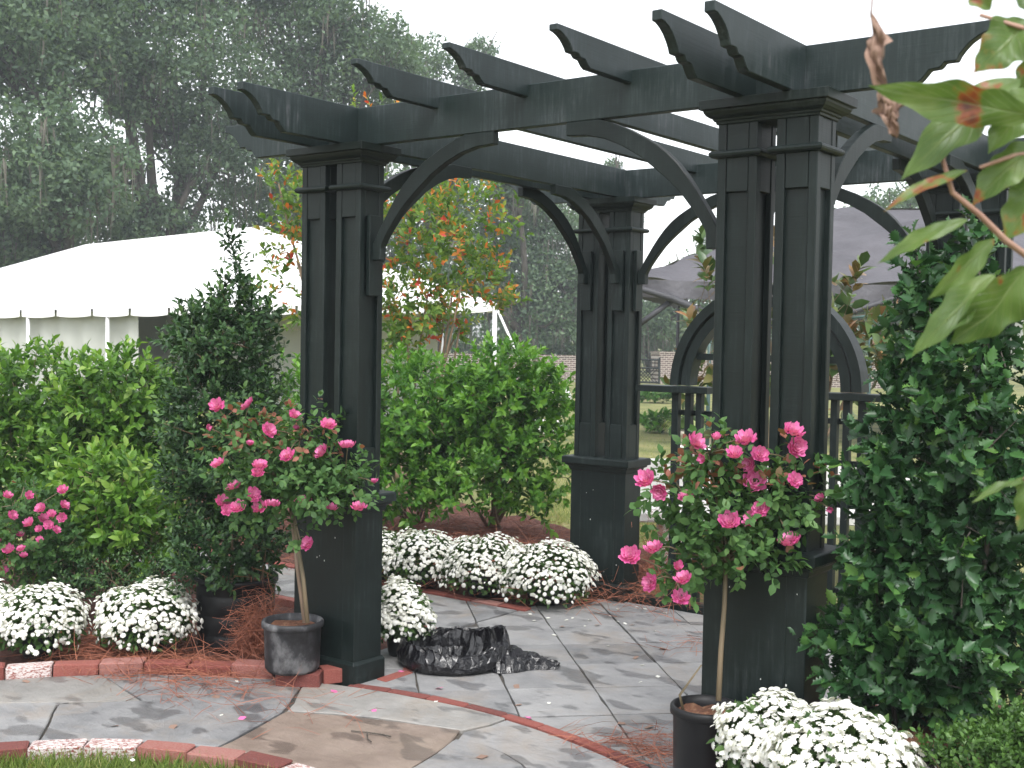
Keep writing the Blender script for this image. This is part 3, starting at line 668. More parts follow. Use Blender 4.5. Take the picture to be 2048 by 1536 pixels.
BR = [(.022, 1.95), (.072, 1.95), (.074, 2.008), (.080, 2.024), (.105, 2.064), (.137, 2.106), (.191, 2.171), (.235, 2.212), (.279, 2.248), (.366, 2.315), (.451, 2.363), (.535, 2.398), (.618, 2.417), (.715, 2.423), (.715, 2.4765), (.56, 2.4765),
      (.506, 2.460), (.422, 2.426), (.336, 2.381), (.29, 2.353), (.248, 2.322), (.2, 2.277), (.159, 2.228), (.12, 2.174), (.091, 2.130), (.055, 2.075), (.022, 2.02)]
def brace(axis, face, sgn, c, pil):
    poly = [(face + sgn * a, z) for a, z in BR]
    if sgn < 0: poly = poly[::-1]
    b = MB().prism(poly, axis, c - .02, c + .02).build('brace', 'dark_green_paint', pil, bevel=.003)
    q0, q1 = sorted((face - sgn * .001, face + sgn * .0225)); p = MB()
    if axis == 'y': p.box(q0, q1, c - .036, c + .036, 1.787, 2.156)
    else: p.box(c - .036, c + .036, q0, q1, 1.787, 2.156)
    p.build('brace_plate', 'dark_green_paint', pil, bevel=.002)
for (i, j), pil in PIL.items():
    sx, sy = (1 if i == 0 else -1), (1 if j == 0 else -1)
    brace('y', i * BX + sx * (S_ + G_ / 2), sx, j * BY, pil)
    for s2 in (-1, 1): brace('x', j * BY + sy * S_ / 2, sy, i * BX + s2 * .1146, pil)

# ------------------------------------------------------------------ arched trellis in the far bay
tre = thing('arched_trellis', (1.07, BY, 0), 'dark green garden trellis with double round arch standing behind the near pillar', 'trellis')
AC, AZ = 1.07, 1.345
def ringarc(r0, r1, y0, y1):
    a = np.linspace(0, math.pi, 33); mb = MB()
    mb.rings([[(AC + r0 * math.cos(t), y0, AZ + r0 * math.sin(t)), (AC + r1 * math.cos(t), y0, AZ + r1 * math.sin(t)), (AC + r1 * math.cos(t), y1, AZ + r1 * math.sin(t)), (AC + r0 * math.cos(t), y1, AZ + r0 * math.sin(t))] for t in a]); return mb
ringarc(.535, .59, BY - .065, BY + .045).build('arch', 'dark_green_paint', tre)
ringarc(.465, .522, BY - .05, BY + .045).build('arch', 'dark_green_paint', tre)
for s in (-1, 1):
    X = lambda a, b: (min(AC + s * a, AC + s * b), max(AC + s * a, AC + s * b))
    MB().box(*X(.33, .815), BY - .085, BY + .07, 1.300, 1.338).build('cap_rail', 'dark_green_paint', tre, bevel=.003)
    for a, b in ((.555, .60), (.47, .51), (.399, .437)):
        MB().box(*X(a, b), BY - .02, BY + .02, .046, 1.301).build('slat', 'dark_green_paint', tre, bevel=.002)
    for z in (1.163, .932, .70, .46, .22):
        MB().box(*X(.335, .597), BY + .0205, BY + .045, z, z + .032).build('rail', 'dark_green_paint', tre, bevel=.002)
MB().box(AC - .47, AC + .47, BY - .018, BY + .018, 1.498, 1.536).build('rail', 'dark_green_paint', tre, bevel=.002)
MB().box(.206, 1.98, BY - .045, BY + .045, -.02, .046).build('sill', 'dark_green_paint', tre, bevel=.003)

# ================================================================== POTS AND ROSE TREES
def pot(parent, c, r, h, mat, bands=(), rim=.007, taper=.86):
    prof = [(r * taper * .2, .004), (r * taper - .012, .004), (r * taper, .02)]
    for z in bands: prof += [(r * (taper + (1 - taper) * z / h) - .001, z - .006), (r * (taper + (1 - taper) * z / h) - .004, z), (r * (taper + (1 - taper) * z / h), z + .006)]
    prof += [(r - .004, h - .035), (r - .002, h - .032), (r + rim, h - .028), (r + rim, h - .006), (r + rim - .005, h), (r - .006, h), (r - .012, h - .03), (r - .02, h * .6)]
    o = MB().lathe(c, prof, 32).build('pot', mat, parent, True); return o
def soil(parent, c, r, z, mat='bark_chips'):
    mb = MB(); R = [[(c[0], c[1], c[2] + z + .012)] * 20]
    for k, f in enumerate((.35, .7, 1.0)):
        R.append([(c[0] + r * f * math.cos(6.283 * j / 20), c[1] + r * f * math.sin(6.283 * j / 20), c[2] + z + random.uniform(-.006, .014)) for j in range(20)])
    mb.rings(R, False); return mb.build('soil', mat, parent, True)

def rose_tree(base, r, h, zbase, trunk, blooms, lobes, D0, label, mat, dcrown, seed, nshoot, stake=None, canes=()):
    rg = np.random.default_rng(seed); bz = np.array([base[0], base[1], zbase])
    t = thing('rose_tree', bz, label, 'rose tree')
    pot(t, bz, r, h, mat, taper=.92); soil(t, bz, r - .016, h - .035)
    path = [np.array(p) for p in trunk]; MB().tube(path, np.linspace(.0105, .008, len(path)), 8).build('trunk', 'rose_cane', t, True)
    if stake: MB().tube(stake, [.009, .009, .008], 7).build('stake', 'bamboo', t, True)
    top = path[-1]
    tips = [np.array(l[0]) + nrm(np.array(l[0]) - top) * np.array(l[1]) * .5 for l in lobes]
    stems(t, top, tips, .006, 'rose_cane', 'branch', rg)
    # blooms at their places on the crown's near face
    for i, b in enumerate(blooms):
        px, py = b[0], b[1]; sz = b[2] if len(b) > 2 else 1.0; dd = D0 + (b[3] if len(b) > 3 else rg.uniform(-.22, -.06))
        P = put(px, py, dd); face = nrm(nrm(CAM - P) * rg.uniform(.25, .9) + np.array([0, 0, rg.uniform(.25, .9)]) + rg.normal(size=3) * .35)
        ax = nrm(np.cross(face, rg.normal(size=3))); T = ROSES[3] if sz < .7 else ROSES[rg.integers(0, 3)]
        o0 = P - face * .012; singles('bloom', T, o0[None], ax[None], face[None], np.array([.048 * sz]), np.array([.5]), 'petal_pink', t)
        j = lobes[int(np.argmin([np.linalg.norm(np.array(l[0]) - P) for l in lobes]))][0]
        tt = np.linspace(0, 1, 5)[:, None]; mid = (np.array(j) + P) / 2 + np.array([0, 0, .03])
        MB().tube((1 - tt) ** 2 * np.array(j) + 2 * tt * (1 - tt) * mid + tt ** 2 * o0, [.003, .0028, .0025, .0022, .002], 5).build('flower_stem', 'rose_cane', t, True)
    # compound leaves
    P, A, Nn, I, tt, B, Dv = shoots(rg, nshoot, lobes, 6, .07, 1.15, .6, .25, .35, .6)
    Nn = nrm(Nn + np.array([0, 0, .8])); tint = np.clip(rg.normal(.42, .22, len(P)), 0, .84)
    red = (P[:, 2] > np.percentile(P[:, 2], 76)) & (rg.random(len(P)) < .2); tint = np.where(red, rg.uniform(.9, 1, len(P)), tint)
    leaves(t, T_BROAD, P, A, Nn, rg.uniform(.028, .046, len(P)), tint, 'leaf_rose', 300)
    for cane in canes: MB().tube(cane, [.006, .005, .003], 5).build('sucker', 'rose_cane', t, True)
    return t
def zB(pts, x0, y0, sc): return [(x0 + p[0] / sc, y0 + p[1] / sc, *p[2:]) for p in pts]
# left rose
D1 = 5.42
b1 = zB([(165, 255), (480, 250), (980, 350, .9), (1315, 440), (715, 510), (985, 485, .6), (90, 485, .5), (510, 645, .65), (890, 760), (1230, 725), (1510, 665, 1.1), (175, 850, .9), (610, 860), (590, 940, .8), (345, 1075), (545, 1170), (230, 1235, .9), (270, 1330, .75), (385, 1295), (600, 1290), (740, 1255), (1055, 1230, 1.1), (1345, 1295, .8), (1625, 1285, .95), (1785, 1030, .6)], 400, 760, 5.12) + [(613, 1086, .95)]
pc = (-.03, -.255)
lob = lambda px, py, D, r, w=1.: (put(px, py, D), r, w)
rose_tree(pc, .135, .235, .06, [put(615, 1246, 5.40), put(607, 1160, 5.42), put(592, 1070, 5.45), put(583, 1000, 5.45)],
          b1, [lob(560, 960, 5.45, (.24, .22, .13), 2.2), lob(640, 985, 5.42, (.22, .2, .10), 1.6), lob(480, 900, 5.45, (.16, .16, .17), 1.1), lob(600, 880, 5.47, (.2, .18, .14), 1.2), lob(505, 1000, 5.42, (.15, .15, .10), 1), lob(690, 960, 5.42, (.12, .12, .1), .5), lob(600, 1075, 5.42, (.05, .05, .07), .12)], D1,
          'standard rose tree with pink blooms in a weathered grey pot set on bricks', 'pot_weathered', .3, 21, 520,
          stake=[put(609, 1246, 5.43), put(594, 1130, 5.47), put(581, 1010, 5.5)])
# right rose
D2 = 4.26
b2 = zB([(1405, 315, 1.05), (1435, 450, 1.1), (1025, 370, 1.05), (650, 400), (800, 365, .6), (945, 490, .85), (1150, 500, .9), (1045, 580, .8), (680, 540, .55), (1095, 720, 1.15), (240, 700, 1.05), (345, 805, .85), (560, 825, .8), (905, 1030, 1.05), (1060, 1010, .9), (1145, 930, .9), (1425, 705, .8), (1610, 850, .6), (1690, 945, .4), (1370, 1170, 1.1), (120, 1300, 1.05), (300, 1230, .95), (500, 1385, .65), (535, 1470, .9), (265, 1515, .9)], 1230, 780, 3.938) + [(1362, 1192, .9)]
pc = (2.105, -.27)
rose_tree(pc, .121, .30, .027, [put(1437, 1402, 4.20), put(1442, 1300, 4.25), put(1449, 1210, 4.26), put(1452, 1120, 4.26)],
          b2, [lob(1440, 1040, 4.26, (.2, .18, .16), 2), lob(1540, 1010, 4.26, (.18, .16, .14), 1.3), lob(1370, 990, 4.26, (.15, .15, .14), 1.1), lob(1470, 1110, 4.24, (.2, .16, .08), 1.1), lob(1600, 1000, 4.26, (.12, .12, .14), .7), lob(1370, 1110, 4.24, (.1, .1, .1), .5), lob(1420, 910, 4.26, (.14, .12, .07), .6), lob(1590, 930, 4.26, (.07, .07, .07), .25), lob(1350, 1160, 4.22, (.05, .05, .05), .12)], D2,
          'standard rose tree with pink blooms in a smooth black pot before the near pillar', 'pot_plastic', .3, 33, 470,
          canes=[[(pc[0] - .06, pc[1] - .05, .29), (pc[0] - .075, pc[1] - .06, .36), put(1403, 1330, 4.2)]])

# ================================================================== MUMS
def mum(px, py, D, rad, hgt, label, group, seed, nfl=430, fs=.0140):
    rg = np.random.default_rng(seed); c = put(px, py, D); base = np.array([c[0], c[1], 0.0]); R = np.array([rad, rad, hgt])
    zc = c[2]
    t = thing('chrysanthemum', base, label, 'flowers', group)
    # pot hidden under the dome
    MB().lathe(base, [(rad * .32, 0), (rad * .36, .02), (rad * .45, max(.10, zc - .02)), (rad * .40, max(.10, zc - .02))], 18, True).build('pot', 'pot_plastic', t, True)
    nfl = int(nfl * 2.8); i = np.arange(nfl); z = 1 - 1.28 * (i + .5) / nfl; th = i * 2.39996
    d = np.stack([np.sqrt(np.clip(1 - z * z, 0, 1)) * np.cos(th), np.sqrt(np.clip(1 - z * z, 0, 1)) * np.sin(th), z], 1)
    d = nrm(d + rg.normal(size=d.shape) * .055)
    lu = 1 + .09 * np.sin(d @ np.array([4, 3, 5.]) + seed) + .05 * np.sin(d @ np.array([-9, 8, 7.]) + 2 * seed) + rg.normal(size=nfl) * .045
    P = np.array([c[0], c[1], zc]) + d * R * lu[:, None]; keep = (rg.random(nfl) < np.where(d[:, 2] < .05, .35, .99)) & (P[:, 2] > .03)
    P, d = P[keep], d[keep]
    Nn = nrm(d + np.array([0, 0, .35]) + rg.normal(size=P.shape) * .3); A = nrm(np.cross(Nn, rg.normal(size=P.shape)))
    leaves(t, T_MUM, P, A, Nn, np.where(rg.random(len(P)) < .1, .5, rg.uniform(.75, 1.2, len(P))) * fs, rg.uniform(0, .6, len(P)), 'petal_white', 300, 'flower', 'flowers_behind')
    n = 1500; dd = nrm(rg.normal(size=(n, 3))); dd[:, 2] = np.where(dd[:, 2] < -.45, -dd[:, 2], dd[:, 2]); rr = rg.uniform(.5, .90, n)
    Q = np.array([c[0], c[1], zc]) + dd * R * rr[:, None]; Q[:, 2] = np.maximum(Q[:, 2], .02)
    leaves(t, T_STD, Q, nrm(dd + rg.normal(size=Q.shape) * .5), nrm(dd * .5 + np.array([0, 0, .7]) + rg.normal(size=Q.shape) * .4), rg.uniform(.03, .05, n), rg.random(n), 'leaf_mum')
    return t
GM = 'potted white chrysanthemums'
mum(78, 1256, 5.95, .22, .205, 'white chrysanthemum mound spilling over brick edging beside small pink rose bush', GM, 1)
mum(290, 1250, 6.05, .245, .205, 'round white chrysanthemum mound between its neighbour and the big black pot', GM, 2, 460)
mum(-25, 1230, 6.15, .15, .17, 'white chrysanthemum mound cut by the frame behind the brick edging', GM, 3, 300)
mum(800, 1240, 6.10, .165, .19, 'white chrysanthemum mound tucked behind the pillar beside the black trash bag', GM, 4, 380)
GR = 'row of white chrysanthemums along the side path'
mum(765, 1122, 7.9, .22, .20, 'white chrysanthemum of the side path row, mostly hidden behind the pillar', GR, 5, 330)
mum(848, 1128, 7.75, .24, .215, 'white chrysanthemum of the side path row, second from hidden end', GR, 6, 380)
mum(968, 1144, 7.55, .275, .225, 'white chrysanthemum of the side path row, next to its end', GR, 7, 430)
mum(1092, 1162, 7.35, .285, .23, 'white chrysanthemum ending the side path row against the far pillar', GR, 8, 460)
mum(1545, 1490, 4.05, .195, .155, 'white chrysanthemum mound touching the smooth black rose pot', GM, 9, 420, .0150)
mum(1690, 1545, 3.70, .235, .185, 'large white chrysanthemum mound in front of the spiny holly pot', GM, 10, 480, .0155)

# ================================================================== SHRUBS
def bush(name, lobes, base, label, cat, T, mat, rg, n, per, slen, size, tint, nparts=300, ang=.9, bias=.45, lump=.2, up=.5, wild=.45, stem=None, group=None, ntw=110):
    t = thing(name, base, label, cat, group)
    P, A, Nn, I, tt, B, Dv = shoots(rg, n, lobes, per, slen, ang, bias, lump, up, wild)
    k = P[:, 2] > .02; P, A, Nn, I, tt = P[k], A[k], Nn[k], I[k], tt[k]
    ti = np.clip(tint[0] + tint[1] * rg.normal(size=len(P)) + tint[2] * (tt - .5) + tint[1] * .8 * rg.normal(size=n)[I], 0, 1)
    leaves(t, T, P, A, Nn, rg.uniform(size[0], size[1], len(P)), ti, mat, nparts)
    if stem: stems(t, np.array(base) + np.array([0, 0, .0]), [B[i] for i in rg.choice(n, stem[0])], stem[1], stem[2], 'stem', rg)
    mb = MB()
    for i in rg.choice(n, min(n, ntw), replace=False):
        mb.tube([B[i] - Dv[i] * slen * .8, B[i], B[i] + Dv[i] * slen * .8], [.003, .0022, .001], 4)
    o = mb.build('twigs', stem[2] if stem else 'twig_bark', t); o['kind'] = 'stuff'
    return t
rg = np.random.default_rng(50)
zb = lambda p: (p[0], p[1], -.03)
# tall dark holly in a banded pot, left
hp = np.array([*gp(462, 1305)[:2], 0]) + np.array([-.12, .13, -.02])
H = lambda px, py, r, w=1., D=6.15: (put(px, py, D), r, w)
th = bush('holly_shrub', [H(460, 1090, (.27, .27, .2), 1.4), H(452, 950, (.30, .30, .24), 1.6), H(445, 820, (.30, .30, .23), 1.5), H(445, 700, (.26, .26, .2), 1.1), H(470, 625, (.11, .11, .12), .32), H(470, 550, (.04, .04, .12), .06), H(462, 490, (.015, .015, .11), .03), H(385, 655, (.05, .05, .06), .06), H(520, 640, (.06, .06, .07), .09)],
          hp, 'tall dark holly shrub with a ragged spire in a banded black pot', 'shrub', T_STD, 'leaf_holly_small', rg, 2000, 9, .10, (.028, .045), (.38, .2, .5), 300, stem=(5, .012, 'twig_bark'), up=.7)
pot(th, hp, .205, .38, 'pot_plastic', (.10, .20, .30), .01, .92); soil(th, hp, .18, .34)
# light green privets, left
rg = np.random.default_rng(51)
H = lambda px, py, D, r, w=1.: (put(px, py, D), r, w)
c = put(60, 900, 7.6); bush('privet_shrub', [H(55, 790, 7.6, (.32, .35, .24), 1), H(40, 900, 7.6, (.36, .38, .3), 1.3), H(60, 1030, 7.6, (.36, .36, .3), 1), H(-60, 900, 7.6, (.3, .3, .4), .8), H(100, 860, 7.6, (.12, .2, .15), .2)],
                           zb(c), 'bright green privet shrub above the small pink rose bush', 'shrub', T_STD, 'leaf_privet', rg, 900, 10, .14, (.045, .07), (.42, .18, .55), 300, stem=(8, .012, 'twig_bark'), group='light green privet shrubs')
c = put(235, 900, 7.3); bush('privet_shrub', [H(240, 800, 7.3, (.26, .3, .24), 1), H(215, 900, 7.3, (.36, .36, .3), 1.4), H(250, 1010, 7.2, (.34, .34, .28), 1.2), H(165, 990, 7.3, (.3, .3, .25), .8), H(320, 900, 7.4, (.25, .3, .3), .6)],
                            zb(c), 'bright green privet shrub crowding against the tall dark holly', 'shrub', T_STD, 'leaf_privet', rg, 1000, 10, .14, (.045, .07), (.42, .18, .55), 300, stem=(8, .012, 'twig_bark'), group='light green privet shrubs')
c = put(230, 1060, 6.7); bush('privet_shrub', [H(215, 970, 6.7, (.2, .2, .16), 1), H(260, 1050, 6.6, (.2, .2, .16), 1), H(300, 1100, 6.55, (.14, .14, .1), .6)],
                             zb(c), 'low pale green privet shoots between rose bush and tall dark holly', 'shrub', T_STD, 'leaf_privet', rg, 210, 10, .13, (.05, .075), (.58, .16, .5), 150, stem=(4, .008, 'twig_bark'), group='light green privet shrubs')
# small pink rose bush, far left
rg = np.random.default_rng(52)
c = put(40, 1090, 6.45); tb = bush('rose_bush', [H(30, 1080, 6.45, (.3, .25, .2), 1.3), H(120, 1090, 6.5, (.2, .2, .18), .8), H(40, 1010, 6.5, (.25, .2, .1), .5)], zb(c), 'low rose bush with small pink clustered blooms behind white mums', 'rose bush', T_BROAD, 'leaf_rose', rg, 420, 7, .08, (.028, .045), (.32, .15, .2), 250, stem=(5, .006, 'rose_cane'))
for i, (x, y, s) in enumerate([(125, 980, .85), (15, 992, .8), (58, 992, .7), (25, 1031, .8), (82, 1017, .9), (58, 1048, .9), (103, 1028, .7), (128, 1011, .8), (85, 1038, .8), (78, 1058, .6), (98, 1050, .8), (124, 1035, .8), (113, 1060, .7), (2, 1084, .9), (18, 1100, .9), (42, 1098, .7), (25, 1125, .8), (48, 1112, .6), (8, 1140, .6), (80, 1080, .6), (40, 1070, .6)]):
    P = put(x, y, 6.2 + .1 * rg.random()); f = nrm(nrm(CAM - P) * .6 + np.array([0, 0, .6]) + rg.normal(size=3) * .3); ax = nrm(np.cross(f, rg.normal(size=3)))
    singles('bloom', ROSES[i % 3], P[None], ax[None], f[None], np.array([.046 * s]), np.array([.5]), 'petal_pink', tb)
# low dark filler shrub
c = put(230, 1160, 6.45); bush('dwarf_shrub', [H(180, 1150, 6.5, (.25, .2, .12), 1), H(270, 1150, 6.4, (.22, .2, .12), 1), H(100, 1165, 6.5, (.2, .2, .12), .8), H(340, 1160, 6.4, (.15, .15, .1), .5)], zb(c), 'low dark green small-leaved shrub filling the bed behind the white mums', 'shrub', T_STD, 'leaf_holly_small', rg, 600, 8, .07, (.018, .03), (.55, .2, .4), 0, up=.8)
# privet behind the left pillar, and the big one in the middle
rg = np.random.default_rng(53)
c = gp(830, 1040); bush('privet_shrub', [H(800, 830, 9.6, (.55, .5, .42), 1.2), H(860, 800, 9.7, (.4, .4, .3), 1), H(800, 960, 9.5, (.5, .4, .3), 1), H(590, 830, 9.8, (.4, .4, .45), .8), H(700, 850, 9.7, (.4, .4, .5), .6)], zb(c), 'green shrub showing on both sides of the left pillar', 'shrub', T_STD, 'leaf_green_shrub', rg, 900, 10, .15, (.05, .08), (.5, .18, .45), 200, stem=(8, .014, 'twig_bark'))
c = gp(985, 1048); bush('privet_shrub', [H(960, 830, 9.4, (.42, .42, .30), 1.5), H(1040, 790, 9.4, (.34, .34, .18), 1), H(980, 930, 9.3, (.40, .34, .18), 1.2), H(1060, 890, 9.3, (.36, .36, .2), .8), H(1110, 810, 9.4, (.16, .2, .14), .35), H(930, 990, 9.2, (.35, .3, .14), .6), H(1010, 740, 9.4, (.3, .3, .14), .6), H(1110, 960, 9.2, (.12, .12, .14), .15), H(1060, 1010, 9.2, (.2, .2, .1), .3), H(890, 890, 9.4, (.3, .3, .3), .7)], zb(c),
     'large open green shrub with bare lower stems beyond the mum row', 'shrub', T_STD, 'leaf_green_shrub', rg, 900, 10, .15, (.05, .08), (.55, .18, .45), 300, stem=(16, .016, 'twig_bark'), lump=.45, bias=.6)
# crape myrtle in autumn colour
rg = np.random.default_rng(54); D = 12.5
cm = bush('crape_myrtle', [H(850, 480, D, (.65, .6, .5), 1.4), H(830, 600, D, (.5, .5, .4), 1), H(930, 430, D, (.5, .5, .4), 1), H(960, 560, D, (.35, .4, .3), .5), H(790, 690, D, (.3, .3, .25), .4), H(590, 480, D, (.25, .3, .4), .5), H(560, 380, D, (.15, .2, .2), .2), H(700, 420, D, (.5, .5, .5), .8), H(755, 250, D, (.25, .25, .25), .25), H(650, 600, D, (.4, .4, .5), .6), H(1000, 600, D, (.2, .2, .1), .12), H(900, 640, D, (.3, .3, .2), .3), H(540, 560, D, (.15, .15, .3), .15)],
          (*gp(815, 985)[:2], -.05), 'slender crape myrtle tree turning orange beyond the left pillar', 'tree', T_STD, 'leaf_crape', rg, 720, 9, .2, (.06, .095), (.36, .23, .1), 250, stem=(11, .026, 'twig_bark'), bias=.7, lump=.35, up=.8)
# big spiny holly, right
rg = np.random.default_rng(55); D = 4.15
hb = np.array([*put(1850, 1400, 4.05)[:2], -.03])
th = bush('holly_shrub', [H(1875, 1270, D, (.24, .24, .20), 1.3), H(1890, 1090, D, (.27, .26, .24), 1.6), H(1900, 910, D, (.23, .23, .22), 1.2), H(1905, 770, D, (.14, .14, .15), .6), H(2030, 1000, D, (.24, .24, .40), 1), H(1770, 1130, D, (.12, .14, .16), .35), H(1780, 950, D, (.10, .12, .12), .25), H(1835, 660, D, (.06, .06, .14), .24), H(1965, 650, D, (.11, .10, .14), .4), H(1950, 550, D, (.06, .06, .11), .2), H(1838, 545, D, (.02, .02, .11), .10), H(1942, 465, D, (.015, .015, .07), .06), H(1890, 640, D, (.06, .06, .08), .15), H(1680, 1275, D, (.04, .05, .07), .06), H(1850, 1385, D, (.22, .2, .10), .7), H(2000, 1290, D, (.24, .24, .18), 1.0), H(1740, 1300, D, (.12, .12, .14), .45), H(1720, 1380, D, (.10, .10, .08), .25), H(1940, 1400, D, (.2, .2, .1), .5), H(1790, 830, D, (.06, .06, .06), .1)],
          hb, 'big glossy spiny-leaved holly in a wide black pot beside the near pillar', 'shrub', T_HOLLY, 'leaf_holly_big', rg, 1280, 8, .10, (.044, .066), (.42, .2, .35), 300, ang=1.1, stem=(5, .012, 'bark'), up=.4, wild=.6, lump=.28)
pot(th, hb, .23, .36, 'pot_plastic', (.3,), .012, .9); soil(th, hb, .2, .32)
# boxwood, bottom right
rg = np.random.default_rng(56)
c = put(1990, 1500, 3.55); bush('boxwood', [H(2000, 1535, 3.55, (.12, .12, .09), 1), H(2055, 1500, 3.6, (.12, .12, .11), 1), H(1930, 1530, 3.5, (.1, .1, .08), .5)], zb(c), 'small-leaved boxwood beside the wide black holly pot', 'shrub', T_BROAD, 'leaf_box', rg, 700, 9, .06, (.014, .023), (.45, .2, .4), 250, up=.9, ntw=25)
# magnolia beyond the trellis
rg = np.random.default_rng(57); D = 9.2
bush('magnolia', [H(1420, 590, D, (.14, .2, .22), .6), H(1420, 750, D, (.12, .3, .4), .7), H(1540, 700, D, (.4, .4, .5), 1.2), H(1690, 620, D, (.16, .2, .24), .7), H(1720, 720, D, (.2, .2, .25), .7), H(1560, 540, D, (.3, .3, .3), .7), H(1690, 740, D, (.2, .2, .2), .4)], (*put(1550, 900, D)[:2], -.05),
     'young magnolia with olive leaves rusty beneath, behind the arched trellis', 'tree', T_STD, 'leaf_magnolia', rg, 85, 9, .22, (.11, .17), (.5, .28, .1), 150, stem=(7, .022, 'twig_bark'), ang=1.1, lump=.3)

# ================================================================== THINGS BEYOND THE PERGOLA
def cloth(mb, p00, p10, p11, p01, nu, nv, f=None):
    p00, p10, p11, p01 = map(np.array, (p00, p10, p11, p01)); V = []
    for i in range(nu + 1):
        for j in range(nv + 1):
            u, v = i / nu, j / nv; p = (1 - u) * (1 - v) * p00 + u * (1 - v) * p10 + u * v * p11 + (1 - u) * v * p01
            V.append(p + (f(u, v) if f else 0))
    return mb.add(V, [(i * (nv + 1) + j, (i + 1) * (nv + 1) + j, (i + 1) * (nv + 1) + j + 1, i * (nv + 1) + j + 1) for i in range(nu) for j in range(nv)])
sag = lambda d: (lambda u, v: np.array([0, 0, -d * 4 * u * (1 - u) * (.3 + .7 * v) - d * .5 * math.sin(v * 3.14)]))
# white frame tent
E_R, E_L = put(988, 604, 20.5), put(-330, 625, 28.5); P_R, P_L = put(521, 452, 26.0), put(171, 489, 33.0)
E_RB = E_R + (P_R - put(560, 640, 22.8)) * 1.0 * np.array([1, 1, 0]); E_RB[2] = E_R[2]; E_LB = E_L + (E_RB - E_R)
wt = thing('marquee', (*((E_R + E_L) / 2)[:2], ZL), 'long white hip-roofed party tent with scalloped valance beyond the left shrubs', 'tent')
mb = MB(); cloth(mb, E_L, E_R, P_R, P_L, 24, 8, sag(.03)); cloth(mb, E_R, E_RB, P_R, P_R, 10, 8); cloth(mb, E_RB, E_LB, P_L, P_R, 12, 4); cloth(mb, E_LB, E_L, P_L, P_L, 6, 4)
mb.build('roof', 'tent_white', wt, False)
def valance(parent, a, b, nsc, drop, mat, out=.02):
    mb = MB(); a, b = np.array(a), np.array(b); d = (b - a) / nsc
    for i in range(nsc):
        for j in range(8):
            u0, u1 = j / 8, (j + 1) / 8
            e0, e1 = (drop * (.80 + .20 * math.sin(math.pi * min(max(u, .02), .98)) ** .6) for u in (u0, u1))
            s0, s1 = (.45 if u in (0, 1) else 1. for u in (u0, u1))
            p, q = a + d * (i + .03 + .94 * u0), a + d * (i + .03 + .94 * u1)
            mb.add([p, q, q - np.array([0, 0, e1]), p - np.array([0, 0, e0])], [(0, 1, 2, 3)])
    return mb.build('valance', mat, parent)
valance(wt, E_L, E_R, 17, .18, 'tent_white'); valance(wt, E_R, E_RB, 7, .18, 'tent_white')
for f in (.22, .362, .492, .999):
    p = E_L + (E_R - E_L) * f + np.array([0, 0, -.02]); p = p + nrm(P_L - E_L) * .05 * np.array([1, 1, 0])
    MB().tube([p, (p[0], p[1], ZL)], .04, 10).build('pole', 'white_metal', wt, True)
MB().tube([E_RB, (E_RB[0], E_RB[1], ZL)], .04, 8).build('pole', 'white_metal', wt, True)
MB().tube([E_R, E_R + (RGT * .9 + np.array([0, 0, -1.95]))], .022, 6).build('guy_strut', 'white_metal', wt, True)
# side curtains hung inside the eave, with folds
inn = nrm((P_L - E_L) * np.array([1, 1, 0])) * .25
def curtain(f0, f1, mat):
    a, b = E_L + (E_R - E_L) * f0 + inn, E_L + (E_R - E_L) * f1 + inn
    mb = MB(); cloth(mb, a - [0, 0, .05], b - [0, 0, .05], (*b[:2], ZL), (*a[:2], ZL), int(90 * (f1 - f0)) + 6, 5, lambda u, v: inn * .35 * math.sin(u * 60 * (f1 - f0) * 3) * (.3 + .7 * v))
    mb.build('side_curtain', mat, wt, True)
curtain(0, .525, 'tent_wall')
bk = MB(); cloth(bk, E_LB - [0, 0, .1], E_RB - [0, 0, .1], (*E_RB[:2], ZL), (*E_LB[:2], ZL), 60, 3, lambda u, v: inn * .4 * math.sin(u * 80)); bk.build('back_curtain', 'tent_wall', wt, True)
# grey canopy
g0, g1 = put(1262, 557, 18.6), put(2260, 556, 18.9); r0, r1 = put(1650, 417, 22.0), put(2380, 415, 22.0); gb0 = g0 + (r0 - put(1650, 557, 18.7)) * np.array([2, 2, 0]); gb1 = g1 + (gb0 - g0)
gt = thing('canopy', (*((g0 + g1) / 2)[:2], ZL), 'grey fabric canopy with drooping valance behind the arched trellis', 'tent')
wr = lambda u, v: np.array([0, 0, .045 * math.sin(u * 33 + v * 14) * math.sin(v * 17 + u * 9) + .03 * math.sin(v * 31 + 6 * math.sin(u * 9)) - .10 * 4 * u * (1 - u) * (1 - v)])
mb = MB(); cloth(mb, g0, g1, r1, r0, 40, 16, wr); cloth(mb, gb0, g0, r0, r0, 12, 10, wr); cloth(mb, g1, gb1, r1, r1, 10, 6); cloth(mb, gb1, gb0, r0, r1, 16, 6); mb.build('roof', 'tent_grey', gt, True)
mb = MB(); cloth(mb, g0, g1, g1 - [0, 0, .29], g0 - [0, 0, .27], 60, 4, lambda u, v: np.array([0, 0, -.10 * 4 * u * (1 - u)]) + FWD * .05 * math.sin(u * 50) * v); mb.build('valance', 'tent_grey', gt, True)
mb = MB(); cloth(mb, gb0, g0, g0 - [0, 0, .27], gb0 - [0, 0, .27], 20, 3, lambda u, v: RGT * .04 * math.sin(u * 40) * v); mb.build('valance', 'tent_grey', gt, True)
for p in (g0, g1, gb0, gb1): MB().tube([p, (p[0], p[1], ZL)], .035, 8).build('pole', 'tent_dark', gt, True)
